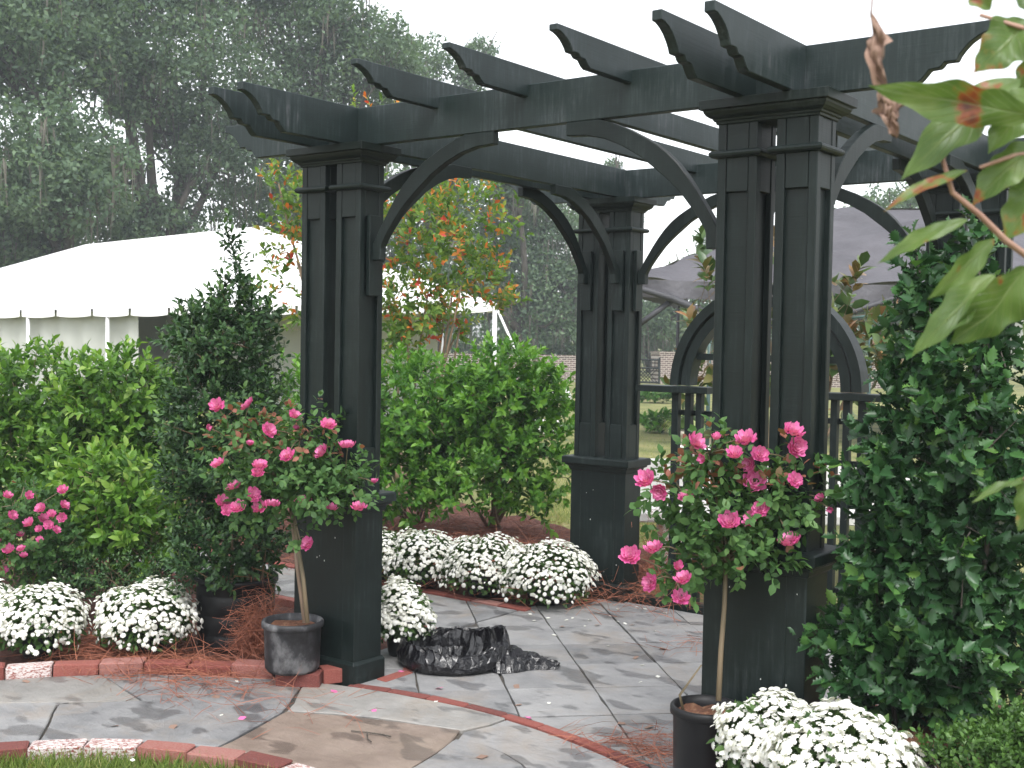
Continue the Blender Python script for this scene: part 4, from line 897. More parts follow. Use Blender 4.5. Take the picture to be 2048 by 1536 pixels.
sw = [put(*q) for q in ((1262, 572, 18.5), (1300, 583, 18.5), (1345, 597, 18.5), (1400, 622, 18.5), (1480, 640, 18.5), (1560, 646, 18.5), (1640, 640, 18.5), (1710, 622, 18.5), (1800, 593, 18.5), (1870, 577, 18.5))]
MB().tube(sw, [.035, .05, .06, .06, .06, .06, .06, .05, .045, .03], 8).build('rolled_swag', 'tent_dark', gt, True)
MB().tube([put(1270, 655, 18.6), put(1345, 600, 18.6)], .05, 6).build('corner_strut', 'tent_dark', gt, True)
# white tent glimpsed at the far right
a, b = put(1960, 600, 24), put(2230, 596, 25); wt2 = thing('marquee', (*((a + b) / 2)[:2], ZL), 'white party tent glimpsed behind the big spiny holly', 'tent')
c_, d_ = put(2020, 560, 28), put(2230, 560, 28)
mb = MB(); cloth(mb, a, b, d_, c_, 8, 4); mb.build('roof', 'tent_white', wt2); mb = MB(); cloth(mb, a, b, b - [0, 0, .3], a - [0, 0, .3], 8, 1); cloth(mb, a - [0, 0, .42], b - [0, 0, .42], (*b[:2], 1.4), (*a[:2], 1.4), 20, 2, lambda u, v: FWD * .08 * math.sin(u * 40)); mb.build('side_curtain', 'tent_white', wt2)
for p in (a, b): MB().tube([p, (p[0], p[1], ZL)], .04, 8).build('pole', 'white_metal', wt2, True)
# green metal garden frame behind the trellis
q0, q1 = put(1742, 632, 13), put(1870, 640, 13.6)
gf = thing('garden_frame', (*q0[:2], ZL), 'thin green metal frame standing under the grey canopy', 'frame')
for p in (q0, q1, put(1420, 650, 13)): MB().tube([p, (p[0], p[1], ZL)], .022, 8).build('upright', 'green_metal', gf, True)
MB().tube([put(1420, 652, 13), q0, q1], .018, 6).build('crossbar', 'green_metal', gf, True); MB().tube([put(1420, 715, 13), put(1742, 722, 13), put(1870, 728, 13.6)], .018, 6).build('crossbar', 'green_metal', gf, True)

# far brick wall, pier and lattice gate
def wallbox(name, pa, pb, h, th_, label, cat, cap=.06):
    a, b = np.array(pa), np.array(pb); L = np.linalg.norm(b - a); u = (b - a) / L; v = np.array([-u[1], u[0]])
    me = bpy.data.meshes.new(name); t = thing(name, (a[0], a[1], ZL), label, cat); t.rotation_euler.z = math.atan2(u[1], u[0])
    for nm, mt_, x0, x1, y0, y1, z0, z1 in (('wall_body', 'far_brick', 0, L, 0, th_, 0, h), ('coping', 'far_brick', -.03, L + .03, -.03, th_ + .03, h + .001, h + cap)):
        m_ = MB().box(x0, x1, y0, y1, z0, z1); me = bpy.data.meshes.new(nm); me.from_pydata(m_.v, [], m_.f); me.materials.append(MAT[mt_]); link(nm, me, t)
    return t
w0, w1, w2, w3, w4 = gp(640, 752)[:2], gp(1205, 762)[:2], gp(1318, 768, ZL)[:2], gp(1358, 768, ZL)[:2], gp(1800, 778, ZL)[:2]
w0 = w1 + nrm(w0 - w1) * 34
wallbox('brick_wall', w0, w1, 1.0, .25, 'low dark brick wall at the far edge of the lawn', 'wall')
wallbox('brick_pier', w2, w3, 1.22, .62, 'square brick gate pier with pale mortar beyond the lawn', 'pier')
wallbox('brick_wall', w3 + nrm(w4 - w3) * .05, w4, 1.0, .25, 'brick wall running from the gate pier behind the trellis', 'wall')
ga, gb = np.array([*w1, ZL]), np.array([*w2, ZL]); u = nrm(gb - ga); Lg = np.linalg.norm(gb - ga)
gate = thing('lattice_gate', ga, 'dark wooden gate with diamond lattice beside the brick gate pier', 'gate')
P3 = lambda s, z: ga + u * s + np.array([0, 0, z])
for z in (.06, .62, .95): MB().tube([P3(0, z), P3(Lg, z)], .035, 4).build('rail', 'dark_green_paint', gate)
k = 0.0
while k < Lg:
    MB().tube([P3(k, .62), P3(k, .98)], .018, 4).build('picket', 'dark_green_paint', gate)
    if k + .5 < Lg:
        MB().tube([P3(k, .07), P3(k + .5, .61)], .014, 4).build('lattice_slat', 'dark_green_paint', gate); MB().tube([P3(k + .5, .07) + FWD * .03, P3(k, .61) + FWD * .03], .014, 4).build('lattice_slat', 'dark_green_paint', gate)
    k += .13
for s in (0, Lg * .5, Lg): MB().tube([P3(s, 0), P3(s, 1.05)], .045, 4).build('gate_post', 'dark_green_paint', gate)

# planters and paving glimpsed through the trellis
b0 = gp(1392, 942, ZL); pl = thing('planter', b0, 'pale clay planter with striped arching leaves beyond the trellis', 'planter')
MB().lathe(b0, [(.02, .01), (.2, .01), (.24, .3), (.25, .45), (.27, .46), (.27, .52), (.24, .52), (.22, .4)], 24).build('pot', 'pale_clay', pl, True)
rg = np.random.default_rng(60); n = 90; Vs = MB()
ang = rg.uniform(0, 6.28, n)
for a in ang:
    L_ = rg.uniform(.35, .6); h = rg.uniform(.25, .45); wd = .018; d = np.array([math.cos(a), math.sin(a), 0]); s = np.array([-d[1], d[0], 0])
    c_ = b0 + np.array([0, 0, .5]); pts = [c_ + d * L_ * t + np.array([0, 0, h * (t * 2.2 - 2.2 * t * t)]) for t in np.linspace(0, 1, 5)]
    V = []; F = []
    for i, p in enumerate(pts): wv = wd * (1 - (i / 4) ** 2 * .9); V += [p - s * wv, p + s * wv]
    Vs.add(V, [(2 * i, 2 * i + 1, 2 * i + 3, 2 * i + 2) for i in range(4)])
o = Vs.build('striped_leaves', 'leaf_stripe', pl, True); a_ = o.data.attributes.new('tint', 'FLOAT', 'POINT'); a_.data.foreach_set('value', np.repeat(rg.random(n), 10).astype(np.float32)); o['kind'] = 'stuff'
def stoneblock(px, py, D, sx, sy, h, label, name='stone_bench'):
    c = put(px, py, D); t = thing(name, (c[0], c[1], ZL), label, 'bench' if name == 'stone_bench' else 'planter'); u_, v_ = RGT[:2], _F[:2]
    def bx(nm, x0, x1, y0, y1, z0, z1):
        mb = MB(); mb.box(x0, x1, y0, y1, z0, z1); mb.v = [(c[0] + x * _R[0] + y * _F[0], c[1] + x * _R[1] + y * _F[1], z + ZL) for x, y, z in mb.v]; mb.build(nm, 'white_stone', t, bevel=.01)
    if name == 'stone_bench':
        bx('seat', -sx, sx, -sy, sy, h - .07, h); bx('leg', -sx * .75, -sx * .55, -sy * .8, sy * .8, 0, h - .071); bx('leg', sx * .55, sx * .75, -sy * .8, sy * .8, 0, h - .071); bx('backrest', -sx, sx, sy - .05, sy, h + .001, h + .32)
    else:
        bx('box', -sx, sx, -sy, sy, 0, h); bx('rim', -sx - .03, sx + .03, -sy - .03, sy + .03, h + .001, h + .06)
stoneblock(1560, 1000, 8.3, 1.1, .22, .52, 'white stone garden bench seen in slivers through the trellis')
stoneblock(1415, 940, 11.5, .24, .24, .6, 'square white stone planter just behind the trellis slats', 'stone_planter')
rg = np.random.default_rng(61)
tpath = tag(MB().add([(*gp(1150, 990, ZL)[:2], ZL + .004), (*gp(1440, 1040, ZL)[:2], ZL + .004), (*gp(1440, 960, ZL)[:2], ZL + .004), (*gp(1180, 955, ZL)[:2], ZL + .004)], [(0, 1, 2, 3)]).build('stepping_path', 'mortar_sand'), kind='structure')
for i in range(26):
    px, py = rg.uniform(1270, 1440), rg.uniform(960, 1015); c = gp(px, py, ZL)[:2]; k = rg.integers(5, 8); r = rg.uniform(.10, .22)
    poly = [(c[0] + r * rg.uniform(.7, 1.1) * math.cos(6.283 * j / k), c[1] + r * rg.uniform(.7, 1.1) * math.sin(6.283 * j / k)) for j in range(k)]
    V, F = stone_mesh(poly, ZL + .03 + .004 * i / 4, ZL - .02, rng=rg); MB().add(V, F).build('stepping_stone', 'white_stone', tpath)
for px, py, r, lab in ((1092, 858, .28, 'pale flat boulder on the lawn seen through the large green shrub'), (1118, 792, .35, 'small pale boulder on the far lawn above the large green shrub')):
    c = gp(px, py + 8, ZL); bm = bmesh.new(); bmesh.ops.create_icosphere(bm, subdivisions=2, radius=1)
    for v in bm.verts: v.co *= 1 + .18 * math.sin(v.co.x * 4 + v.co.y * 5 + px); v.co.z = max(v.co.z, -.3)
    for v in bm.verts: v.co = Vector((v.co.x * r * 1.3, v.co.y * r, v.co.z * r * .8))
    me = bpy.data.meshes.new('boulder'); bm.to_mesh(me); bm.free(); me.materials.append(MAT['white_stone']); me.shade_smooth(); tag(link('boulder', me, None, (c[0], c[1], ZL + .05)), lab, 'boulder')
rg = np.random.default_rng(62)
for px, py, lab in ((1340, 862, 'low dark-leaved plant sprawling on the lawn beyond the far pillar'), (1310, 800, 'leafy green clump at the back of the lawn beyond the far pillar')):
    c = gp(px, py + 6, ZL); bush('ground_plant', [(c + np.array([0, 0, .12]), (.5, .3, .12), 1.)], c, lab, 'plant', T_STD, 'leaf_green_shrub', rg, 60, 8, .15, (.12, .2), (.3, .2, .2), 0, up=1.)

# ================================================================== LIVE OAKS
def oak(name, D, lobes, tx, label, seed, dens=1.0, moss=40, lsize=.19, group='live oaks hung with moss beyond the garden'):
    rg = np.random.default_rng(seed); b = put(tx, 700, D); base = np.array([b[0], b[1], ZL]); t = thing(name, base, label, 'tree', group)
    P, A, T_, mos = [], [], [], []; tips = []
    for (px, py, rp) in lobes:
        c = put(px, py, D + rg.uniform(-2, 2)); R = rp / FPX * D; tips.append(c)
        nc = int(150 * dens); cd = nrm(rg.normal(size=(nc, 3))); cr = rg.uniform(.35, 1.05, nc); cc = c + cd * (R * cr)[:, None] * np.array([1, 1, .85])
        nl = int(8500 * dens * (rp / 150) ** 1.4); k = rg.integers(0, nc, nl); ct = rg.normal(size=nc) * .18
        P.append(cc[k] + rg.normal(size=(nl, 3)) * R * np.array([.13, .13, .085])); A.append(nrm(rg.normal(size=(nl, 3)) + np.array([0, 0, -.2]))); T_.append(np.clip(.45 + ct[k] + rg.normal(size=nl) * .18, 0, 1))
        for q in range(int(moss * .7 * rp / 150)):
            mos.append(cc[rg.integers(0, nc)] + rg.normal(size=3) * R * .05)
    P, A, T_ = map(np.concatenate, (P, A, T_)); Nn = nrm(rg.normal(size=P.shape) + np.array([0, 0, .9]))
    ok = P[:, 2] > .6
    swarm('crown', T_DIA, P[ok], A[ok], Nn[ok], rg.uniform(.7, 1.35, ok.sum()) * lsize, T_[ok], 'leaf_oak', t, False)['kind'] = 'stuff'
    trunk = MB(); zf = np.mean([p[2] for p in tips]) * .38; fork = base + np.array([rg.normal() * .4, rg.normal() * .4, zf])
    trunk.tube([base, base * .5 + fork * .5 + rg.normal(size=3) * .15, fork], [.48, .36, .3], 9); trunk.build('trunk', 'bark', t, True)
    limb = MB()
    for c in tips:
        s = np.linspace(0, 1, 7)[:, None]; mid = fork * .45 + c * .55 + np.array([0, 0, 1.0]) + rg.normal(size=3) * .6; path = (1 - s) ** 2 * fork + 2 * s * (1 - s) * mid + s ** 2 * c
        limb.tube(path, np.linspace(.19, .05, 7), 6)
        for _ in range(5):
            e = path[-1] + nrm(rg.normal(size=3)) * 1.4; i = rg.integers(3, 6); limb.tube([path[i], path[i] * .5 + e * .5 + rg.normal(size=3) * .2, e], [.08, .05, .02], 5)
    limb.build('limbs', 'bark', t, True)
    if mos:
        mo = MB(); mos = np.array(mos)
        for p in mos:
            L_ = rg.uniform(.5, 2.0)
            for s in range(rg.integers(5, 11)):
                o_ = p + rg.normal(size=3) * np.array([.16, .16, .1]); w_ = rg.uniform(.012, .035); l2 = L_ * rg.uniform(.5, 1.1); d = nrm(np.array([rg.normal(), rg.normal(), 0]))
                j = rg.normal(size=3) * .06
                mo.add([o_ - d * w_, o_ + d * w_, o_ + d * w_ * .8 + j - [0, 0, l2 * .55], o_ - d * w_ * .8 + j - [0, 0, l2 * .55], o_ + j * 1.6 - [0, 0, l2]], [(0, 1, 2, 3), (3, 2, 4)])
        o = mo.build('hanging_moss', 'moss_grey', t); o['kind'] = 'stuff'
    return t
oak('live_oak', 38, [(20, 100, 190), (120, 330, 150), (-20, 400, 160), (150, 60, 160), (60, 500, 110), (-60, -60, 160), (120, -110, 150)], 90, 'huge mossy live oak rising above the hip end of the white tent', 70, 1.0, 26)
oak('live_oak', 43, [(330, 90, 170), (420, 330, 120), (330, 470, 110), (470, 210, 120), (200, 440, 100), (340, 240, 80), (260, 140, 70), (250, 210, 45), (230, 330, 60), (260, -70, 150), (420, -60, 140)], 300, 'huge mossy live oak with bright sky gaps behind the white tent ridge', 71, .85, 26)
oak('live_oak', 47, [(560, 80, 160), (690, 150, 150), (620, 290, 150), (540, 420, 120), (770, 110, 95), (700, 400, 120), (560, -60, 120), (660, 10, 90)], 600, 'broad live oak behind the pergola corner with scrolled rafters', 72, .9, 20)
oak('live_oak', 54, [(840, 130, 75), (800, 240, 110), (900, 330, 100), (850, 430, 110), (955, 110, 42), (940, 160, 40), (760, 520, 110)], 850, 'taller live oak whose thin top shows above the front beam', 73, .8, 16)
oak('live_oak', 50, [(990, 440, 100), (1090, 460, 110), (1050, 570, 100), (930, 560, 100), (1130, 570, 90), (1020, 360, 50), (1110, 660, 70)], 1060, 'dark moss-draped live oak framed by the pergola arch', 74, 1.0, 60)
oak('live_oak', 60, [(1200, 450, 80), (1190, 560, 100), (1290, 620, 80), (1230, 640, 70), (1225, 335, 22)], 1200, 'pale live oak partly hidden by the far pillar', 75, .8, 30)
oak('live_oak', 58, [(1395, 560, 62), (1430, 480, 42), (1440, 600, 70), (1345, 560, 36), (1340, 640, 55), (1520, 620, 80)], 1400, 'small distant live oak behind the grey canopy eave', 76, .7, 16)
oak('live_oak', 52, [(1720, 440, 60), (1790, 420, 65), (1880, 420, 80), (1960, 430, 90), (1760, 560, 90), (2040, 520, 100), (1900, 600, 120), (1660, 620, 90), (1850, 680, 70)], 1800, 'mossy live oak above the grey canopy ridge', 77, .8, 20)
# distant row of trunks and scrub along the water
rg = np.random.default_rng(78)
for i, (px, r) in enumerate(((1020, .16), (1085, .2), (1135, .14), (1300, .18), (1332, .13), (1370, .2), (1470, .18))):
    b = put(px, 700, 62 + i); t = thing('bare_tree', (b[0], b[1], ZL), 'thin bare trunk beyond the far brick wall', 'tree', 'thin bare trunks beyond the brick wall')
    MB().tube([(b[0], b[1], ZL), (b[0] + rg.normal() * .3, b[1], 2.2), (b[0] + rg.normal() * .6, b[1], 5.5)], [r, r * .8, r * .4], 6).build('trunk', 'bark', t, True)
    mo = MB(); 
    for e in range(5):
        z = rg.uniform(2, 5); mo.tube([(b[0], b[1], z), np.array([b[0], b[1], z]) + RGT * rg.uniform(-1.5, 1.5) + np.array([0, 0, rg.uniform(.3, 1.4)])], [r * .35, r * .1], 5)
    mo.build('limbs', 'bark', t, True)
lobes = [(put(px, 668, 66), (4.0, 3.0, 1.9), 1.) for px in range(-100, 2300, 150) if not 1280 < px < 1345]
P, d, r = blob(rg, 26000, lobes, .5, .3); t = thing('tree_line', (*put(1024, 700, 66)[:2], ZL), 'low dark belt of scrub along the far bank behind the wall', 'scrub')
swarm('foliage', T_DIA, P, nrm(rg.normal(size=P.shape)), nrm(rg.normal(size=P.shape) + np.array([0, 0, .8])), rg.uniform(.25, .5, len(P)), rg.uniform(0, .7, len(P)), 'leaf_oak', t, False)['kind'] = 'stuff'

# ================================================================== GRASS, STRAW, LITTER
T_BLADE = Tmpl([(-.035, 0, 0), (.035, 0, 0), (.026, .5, .06), (-.026, .5, .06), (0, 1, .28)], [(0, 1, 2, 3), (3, 2, 4)])
def grass(name, n, sampler, size, z, tint, rg):
    xy = sampler(n); n = len(xy); P = np.column_stack([xy, np.full(n, z)]); A = nrm(np.column_stack([rg.normal(size=(n, 2)) * .55, np.ones(n)])); Nn = nrm(rg.normal(size=(n, 3)))
    tag(swarm(name, T_BLADE, P, A, Nn, rg.uniform(*size, n), np.clip(rg.normal(*tint, n), 0, 1), 'grass_blade'), kind='stuff')
rg = np.random.default_rng(80)
def s_circle(n):
    a = rg.uniform(math.radians(85), math.radians(185), n); r = 1.36 * np.sqrt(rg.uniform(.35, 1, n)); return np.column_stack([CX + r * np.cos(a), CY + r * np.sin(a)])
tag_ = grass('grass', 15000, s_circle, (.035, .085), ZL, (.45, .25), rg)
def s_lawn(n):
    px = np.where(rg.random(n) < .5, rg.uniform(1040, 1160, n), rg.uniform(1270, 1440, n)); py = np.where(px < 1200, 800 + 250 * rg.random(n) ** .7, 800 + 295 * rg.random(n) ** .7)
    q = np.array([gp(a, b, ZL)[:2] for a, b in zip(px, py)]); q += rg.normal(size=q.shape) * .05; k = (q[:, 1] > 2.6); return q[k]
grass('lawn_grass', 16000, s_lawn, (.03, .07), ZL, (.72, .25), rg)
T_NEED = Tmpl([(-.006, 0, 0), (.006, 0, 0), (.006, .5, .07), (-.006, .5, .07), (0, 1, 0)], [(0, 1, 2, 3), (3, 2, 4)])
def straw(name, c, spread, n, h, label, upw=.15, L=(.14, .24), rg=rg):
    P = np.array(c) + np.column_stack([rg.normal(size=n) * spread[0], rg.normal(size=n) * spread[1], np.abs(rg.normal(size=n)) * h])
    A = nrm(np.column_stack([rg.normal(size=(n, 2)), rg.normal(size=n) * upw + upw * .5])); P = P - A * .09; P[:, 2] = np.maximum(P[:, 2], 0.004)
    A[:, 2] = np.where(P[:, 2] + A[:, 2] * .2 < .005, np.abs(A[:, 2]), A[:, 2])
    o = swarm(name, T_NEED, P, A, nrm(rg.normal(size=(n, 3)) + np.array([0, 0, 1.])), rg.uniform(*L, n), 0, 'straw', None, False); tag(o, kind='stuff')
    return o
straw('pine_straw', gp(250, 1322), (.55, .14), 1500, .025, '')
straw('pine_straw', (*gp(518, 1325)[:2], .05), (.055, .05), 1500, .12, '', .55, (.12, .19))
straw('pine_straw', gp(430, 1335), (.14, .08), 160, .02, '')
straw('pine_straw', (-.55, 2.5, .02), (.60, .32), 5200, .06, '', .3)
straw('pine_straw', (-1.9, 3.0, .02), (.9, .6), 3200, .05, '', .3)
straw('pine_straw', (.36, 2.62, .05), (.12, .12), 1300, .22, '', .7)
straw('pine_straw', gp(1310, 1505), (.14, .10), 260, .02, '', .07)
straw('pine_straw', (2.6, -.55, .0), (.16, .14), 350, .04, '', .4)
straw('pine_straw', gp(1370, 1290), (.12, .10), 40, .004, '', .02)
straw('pine_straw', gp(230, 1370), (.25, .07), 26, .003, '', .02, (.15, .3))
straw('pine_straw', gp(1800, 1500), (.25, .15), 420, .05, '', .4)
# fallen petals, leaves and twigs on the paving
T_PET = Tmpl([(-.4, -.5, 0), (.4, -.5, 0), (.5, .3, .12), (0, .55, .05), (-.5, .3, .12)], [(0, 1, 2, 3, 4)])
MARKS = [(60, 1370, 'by the brick edging below the white mums'), (380, 1400, 'beside the scattered pine needles'), (480, 1440, 'on the wide grey flagstone'), (660, 1390, 'in front of the loose bricks'), (760, 1430, 'on the beige flagstone'), (850, 1360, 'beside the black trash bag'), (1060, 1435, 'against the flush brick strip'), (1120, 1240, 'before the last mum of the row'), (1260, 1225, 'near the foot of the far pillar'), (1290, 1330, 'in the middle of the bluestone floor'), (1310, 1460, 'near the smooth black pot'), (980, 1500, 'on the flagstone past the brown one'), (265, 1520, 'beside the grass')]
def litter(name, pts, size, mat, tint, label, cat, group):
    for i, (px, py) in enumerate(pts):
        c = gp(px, py, .004); a = random.uniform(0, 6.28); T = T_PET
        x = np.array([math.cos(a), math.sin(a), 0]); o = bpy.data.objects.new(name, variant(T, mat, tint, name)); COL.objects.link(o)
        o.location = c; o.rotation_euler = (random.uniform(-.2, .2), random.uniform(-.2, .2), a); s = size * random.uniform(.7, 1.2); o.scale = (s, s * 1.3, s)
        lm = min((((px - x_) / 1.6) ** 2 + (py - y_) ** 2, w_) for x_, y_, w_ in MARKS)[1]; tag(o, label + ' ' + lm, cat, group)
litter('petal', [(484, 1437), (668, 1383), (748, 1421), (878, 1376), (802, 1343), (1056, 1435)], .028, 'petal_pink', .6, 'fallen pink rose petal', 'petal', 'fallen pink petals')
litter('petal', [(474, 1363), (443, 1430), (872, 1403), (1133, 1240), (1170, 1252), (1250, 1247), (1310, 1262), (1108, 1270), (1216, 1291), (1284, 1330), (1316, 1353), (1281, 1364), (1060, 1228), (1068, 1241), (1145, 1236), (1273, 1214), (1220, 1232), (1098, 1406), (265, 1520), (1180, 1240), (1096, 1236), (1235, 1243), (1235, 1218), (1197, 1225), (1290, 1218), (1330, 1226)], .018, 'petal_white', .2, 'fallen white flower petal', 'petal', 'fallen white petals')
litter('dead_leaf', [(52, 1363), (432, 1394), (360, 1393), (1125, 1253), (1265, 1250), (1327, 1298), (1272, 1315), (1298, 1454), (1243, 1447), (965, 1514), (1033, 1373), (1037, 1410), (1195, 1250), (1325, 1298), (230, 1452), (345, 1455)], .032, 'leaf_dry', .95, 'small brown dead leaf', 'leaf', 'dead leaves on the paving')
tw = MB(); c = gp(745, 1470, .006)
tw.tube([c + [-.10, -.02, 0], c + [-.03, .0, .004], c + [.03, .03, 0], c + [.08, .02, .006]], .003, 5); tw.tube([c + [-.03, 0, .004], c + [.02, -.05, .002], c + [.06, -.07, .004]], .003, 5)
tag(tw.build('twig', 'bark'), 'broken dark twig lying on the brown flagstone', 'twig')

# ================================================================== TRASH BAG
def bag():
    c = gp(905, 1330); nu, u_, v_ = 170, _R, _F; rows = []
    rj = random.Random(9); fold = [(k, rj.uniform(0, 6.28), rj.uniform(-1.6, 1.6), rj.uniform(.5, 1.)) for k in (3, 5, 7, 8, 11, 13, 17, 19, 23)]
    def rid(a, t):
        return sum(w_ * (1 - 2 * abs(math.sin(k * a / 2 + p + sl * t))) / (1 + .10 * k) for k, p, sl, w_ in fold) * .30
    G_ = lambda a, m_, w_: math.exp(-((((a - m_ + math.pi) % (2 * math.pi)) - math.pi) / w_) ** 2)
    hz = lambda a: .132 + .012 * math.sin(a) + .045 * G_(a, .35, .55) - .028 * G_(a, 5.0, .5) + .015 * G_(a, 3.5, .5) + .010 * rid(a, .3)
    prof = [(.80, 0, 0)] + [(.90 + .10 * min(1, t * 4) + .05 * math.sin(math.pi * t) - .05 * t, t, t) for t in (.01, .05, .12, .22, .34, .46, .58, .70, .82, .91, .97, 1.0)]
    prof += [(.925, .985, 1), (.91, .94, 1.1), (.90, .86, 1.2), (.885, .72, 1.4), (.87, .55, 1.5), (.85, .38, 1.5), (.82, .2, 1.5), (.76, .09, 1.3), (.62, .05, 1.2), (.42, .04, 1.), (.2, .035, .5), (.03, .03, .1)]
    nu = 92; jit = random.Random(4)
    prof = [p for i, p in enumerate(prof) if i < 2 or i > 20 or i % 2 == 0 or 10 < i < 15]
    for k, (r, t, wv) in enumerate(prof):
        row = []
        for j in range(nu):
            a = 2 * math.pi * (j + .5 * (k % 2) + jit.uniform(-.35, .35)) / nu; q = r + wv * .055 * rid(a, t * 1.9) + .035 * math.sin(3 * a + .7) * (r > .6) + jit.uniform(-.018, .018) * min(1, wv * 2)
            z = hz(a) * t + (wv * .010 * rid(a + .7, k * .35) + jit.uniform(-.006, .006) if t > .03 else 0)
            lean = -.10 * t * max(0, -math.sin(a)) * (r > .85)
            row.append(c + u_ * .272 * q * math.cos(a) + v_ * .215 * (q + lean) * math.sin(a) + np.array([0, 0, max(z, .002)]))
        rows.append(row)
    mb = MB(); n = nu
    V = [p for q in rows for p in q]; F = []
    for i in range(len(rows) - 1):
        for j in range(n):
            k = (j + 1) % n; a, b, c_, d = i * n + j, i * n + k, (i + 1) * n + k, (i + 1) * n + j
            F += [(a, b, c_), (a, c_, d)] if (i + j) % 2 else [(a, b, d), (b, c_, d)]
    mb.add(V, F)
    n1, n2 = 34, 15; V = []                                       # the flat crumpled tail
    for i in range(n1 + 1):
        for j in range(n2 + 1):
            s, w_ = i / n1, j / n2 * 2 - 1; wd = .17 * (1 - s) ** .45 * (.8 + .2 * math.sin(s * 7)) + .015
            p = c + u_ * (.20 + .33 * s + jit.uniform(-.004, .004)) + v_ * (.03 - .03 * s + w_ * wd)
            cr = rid(s * 4 + w_ * 2.3, w_ * 2) + .8 * rid(w_ * 3 - s * 3, s * 3)
            h = (.105 * (1 - s) ** .8 + .015) * (1 - w_ * w_) ** .6 * (1 + .22 * cr) + jit.uniform(-.006, .006) * (1 - w_ * w_)
            V.append(p + np.array([0, 0, max(h, .003)]) + u_ * .012 * cr + v_ * .01 * rid(s * 7, w_))
    F = []
    for i in range(n1):
        for j in range(n2):
            a, b, c_, d = i * (n2 + 1) + j, (i + 1) * (n2 + 1) + j, (i + 1) * (n2 + 1) + j + 1, i * (n2 + 1) + j + 1
            F += [(a, b, c_), (a, c_, d)] if (i + j) % 2 else [(a, b, d), (b, c_, d)]
    mb.add(V, F)
    o = mb.build('trash_bag', 'black_plastic_film', None, False)
    tag(o, 'crumpled black plastic trash bag slumped open on the pergola paving', 'trash bag')
bag()

# ================================================================== OVERHANGING BRANCH, NEAR AND OUT OF FOCUS
DB = 1.35
fb = thing('overhanging_branch', (*put(2450, 900, 1.5)[:2], ZL), 'overhanging branch with big blotched green leaves close by at upper right', 'branch')
tr = put(2450, 900, 1.5)
MB().tube([(tr[0], tr[1], ZL), (tr[0] + .02, tr[1], .6), put(2420, 800, 1.45), put(2330, 620, 1.42), put(2200, 560, 1.4)], [.016, .015, .013, .011, .008], 8).build('trunk', 'twig_bark', fb, True)
def twig(*pts, r=.0035): MB().tube([put(*p) for p in pts], np.linspace(r * 1.3, r * .6, len(pts)), 6).build('twig', 'twig_pink', fb, True)
twig((2200, 560, 1.4), (2100, 545, 1.38), (2010, 480, 1.36), (1960, 430, 1.35), (1905, 385, 1.34), (1886, 320, 1.34), (1890, 300, 1.34))
twig((2200, 560, 1.4), (2180, 380, 1.38), (2100, 300, 1.36), (2030, 310, 1.35), (1960, 335, 1.34))
twig((2180, 380, 1.38), (2140, 160, 1.38), (2060, 60, 1.36), (1960, 30, 1.36))
twig((2200, 560, 1.4), (2160, 760, 1.37), (2110, 900, 1.35), (2048, 960, 1.34))
def bigleaf(base, tip, wpx, D=DB, dz=0., roll=0., fold=.25, curl=.25, dry=False, seed=0):
    r = random.Random(seed); B, Tt = put(base[0], base[1], D), put(tip[0], tip[1], D + dz); L_ = np.linalg.norm(Tt - B); ax = (Tt - B) / L_; wd = wpx / FPX * D / 2 * .80
    toC = nrm(CAM - B); nz = nrm(toC - ax * (toC @ ax)); sd = np.cross(ax, nz); nz2 = nz * math.cos(roll) + sd * math.sin(roll); sd2 = np.cross(ax, nz2)
    nu, nv = 26, 10; V = []
    for i in range(nu + 1):
        t = i / nu; w_ = wd * (math.sin(math.pi * min(t * 1.02, 1) ** .85) ** .85 + .01) * (1 + .05 * math.sin(t * 14 + seed)); 
        for j in range(nv + 1):
            s = j / nv * 2 - 1; bend = -curl * L_ * (t - .4) ** 2; w_e = w_ * (1 + .10 * math.sin(t * 23 + seed * 2 + (s > 0) * 2) * (abs(s) > .8))
            if dry:
                p = B + ax * L_ * t + sd2 * (s * w_e * (.8 + .2 * math.sin(t * 13 + seed)) + .25 * w_ * math.sin(t * 7 + seed)) + nz2 * w_ * (.9 * abs(s) ** 1.5 * math.cos(t * 5 + seed) + .28 * math.sin(t * 15 + s * 5) + .16 * math.sin(t * 29 - s * 8)) + ax * .006 * math.sin(s * 7 + t * 9)
            else: p = B + ax * L_ * t + sd2 * (s * w_e + .10 * w_ * math.sin(t * 4 + seed)) + nz2 * (abs(s) * w_ * fold + bend + .13 * w_ * math.sin(t * 9 + s * 3 + seed) + .10 * w_ * abs(s) * math.sin(t * 19 + seed))
            V.append(p)
    me = MB().add(V, [(i * (nv + 1) + j, (i + 1) * (nv + 1) + j, (i + 1) * (nv + 1) + j + 1, i * (nv + 1) + j + 1) for i in range(nu) for j in range(nv)])
    o = me.build('leaf', 'leaf_dry' if dry else 'leaf_blotched', fb, True)
    a_ = o.data.attributes.new('leafuv', 'FLOAT_VECTOR', 'POINT'); a_.data.foreach_set('vector', np.array([(i / nu, abs(j / nv * 2 - 1), seed) for i in range(nu + 1) for j in range(nv + 1)], np.float32).ravel())
    return o
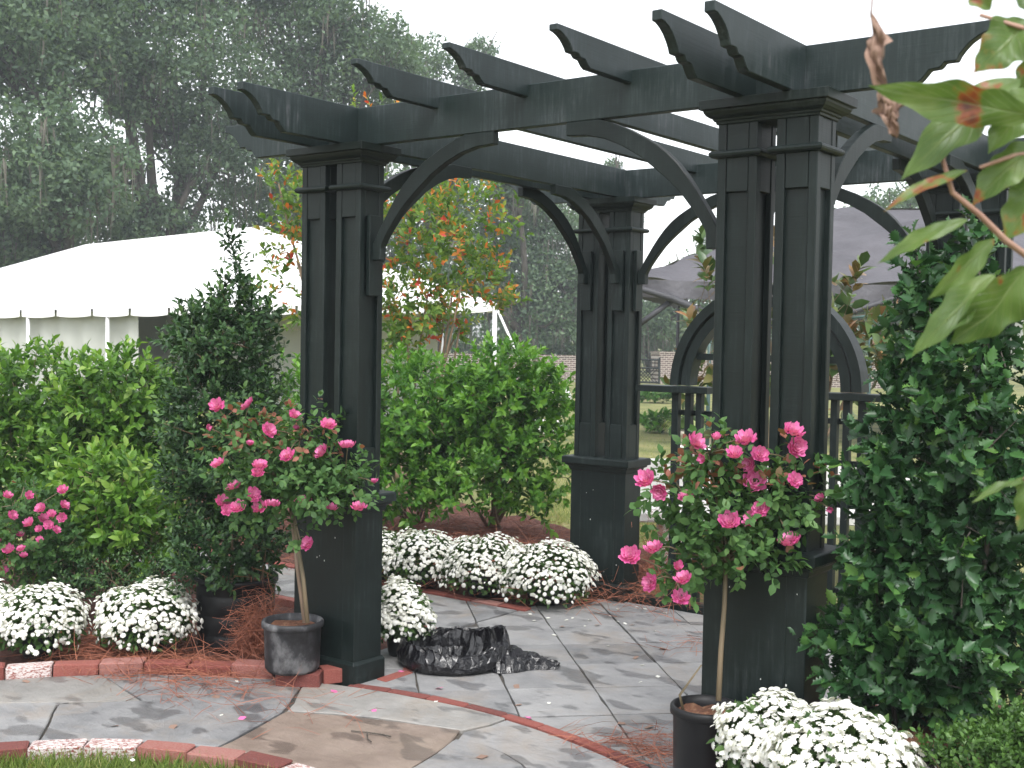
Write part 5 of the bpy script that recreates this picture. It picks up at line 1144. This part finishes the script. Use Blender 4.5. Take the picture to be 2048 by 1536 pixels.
BL = [((2075, 235), (1742, 178), 105, 1.30, 0, -.2), ((2040, 150), (1800, 345), 130, 1.34, .0, .5), ((2060, 40), (1950, 140), 120, 1.36, 0, .2), ((2090, 170), (1975, 300), 110, 1.33, 0, .4), ((2075, 280), (1945, 405), 95, 1.35, 0, .3),
      ((1935, 335), (1765, 412), 40, 1.33, 0, .8), ((1935, 435), (1752, 520), 46, 1.32, .02, .5), ((1992, 478), (1862, 600), 62, 1.33, .0, -.4), ((1990, 545), (1822, 705), 80, 1.32, .0, .3), ((2060, 535), (1905, 695), 130, 1.30, .02, -.5),
      ((2110, 330), (2010, 480), 120, 1.36, 0, .1), ((2130, 20), (2020, -30), 110, 1.38, 0, .2), ((2080, 90), (2045, 260), 90, 1.38, .03, -.3), ((2052, 958), (1940, 998), 36, 1.34, .0, 1.0), ((2110, 940), (2035, 1060), 110, 1.34, 0, .2), ((2120, 560), (2060, 740), 110, 1.34, 0, .2), ((1980, 20), (1930, -60), 60, 1.36, 0, .2)]
for i, (b, tp, wpx, D, dz, ro) in enumerate(BL): bigleaf(b, tp, wpx, D, dz, ro, seed=i)
bigleaf((1742, 30), (1772, 190), 62, 1.36, 0, .3, dry=True, seed=3)['label'] = 'curled dry brown leaf'
bigleaf((1765, 185), (1790, 268), 70, 1.35, 0, -.3, dry=True, seed=8)['label'] = 'curled dry brown leaf'
twig((1900, -60, 1.37), (1800, -40, 1.36), (1745, -10, 1.36), (1742, 35, 1.36), r=.0015)

rg = np.random.default_rng(90); pcs = MB()
for (i, j), pil in PIL.items():
    for k in range(5):
        x, z = i * BX + rg.uniform(-.18, .18), rg.uniform(.15, .75); y = j * BY - .0922; q = rg.uniform(.0018, .0035)
        MB().add([(x - q, y, z - q), (x + q * .7, y, z - q * 1.3), (x + q, y, z + q), (x - q * .6, y, z + q * 1.6)], [(0, 1, 2, 3)]).build('paint_chip', 'white_stone', pil)
# ================================================================== HAZE
mt, nt_, b_ = new_mat('haze_air'); nt_.nodes.remove(b_)
vp = nt_.nodes.new('ShaderNodeVolumePrincipled'); vp.inputs['Color'].default_value = (0.86, 0.94, 1.0, 1); vp.inputs['Density'].default_value = 0.0016
nt_.links.new(vp.outputs[0], nt_.nodes['Material Output'].inputs['Volume'])
hz_ = MB().box(-120, 120, -60, 140, -3.5, 24); me = bpy.data.meshes.new('haze'); me.from_pydata(hz_.v, [], hz_.f); me.materials.append(mt)
tag(link('haze', me), kind='stuff')
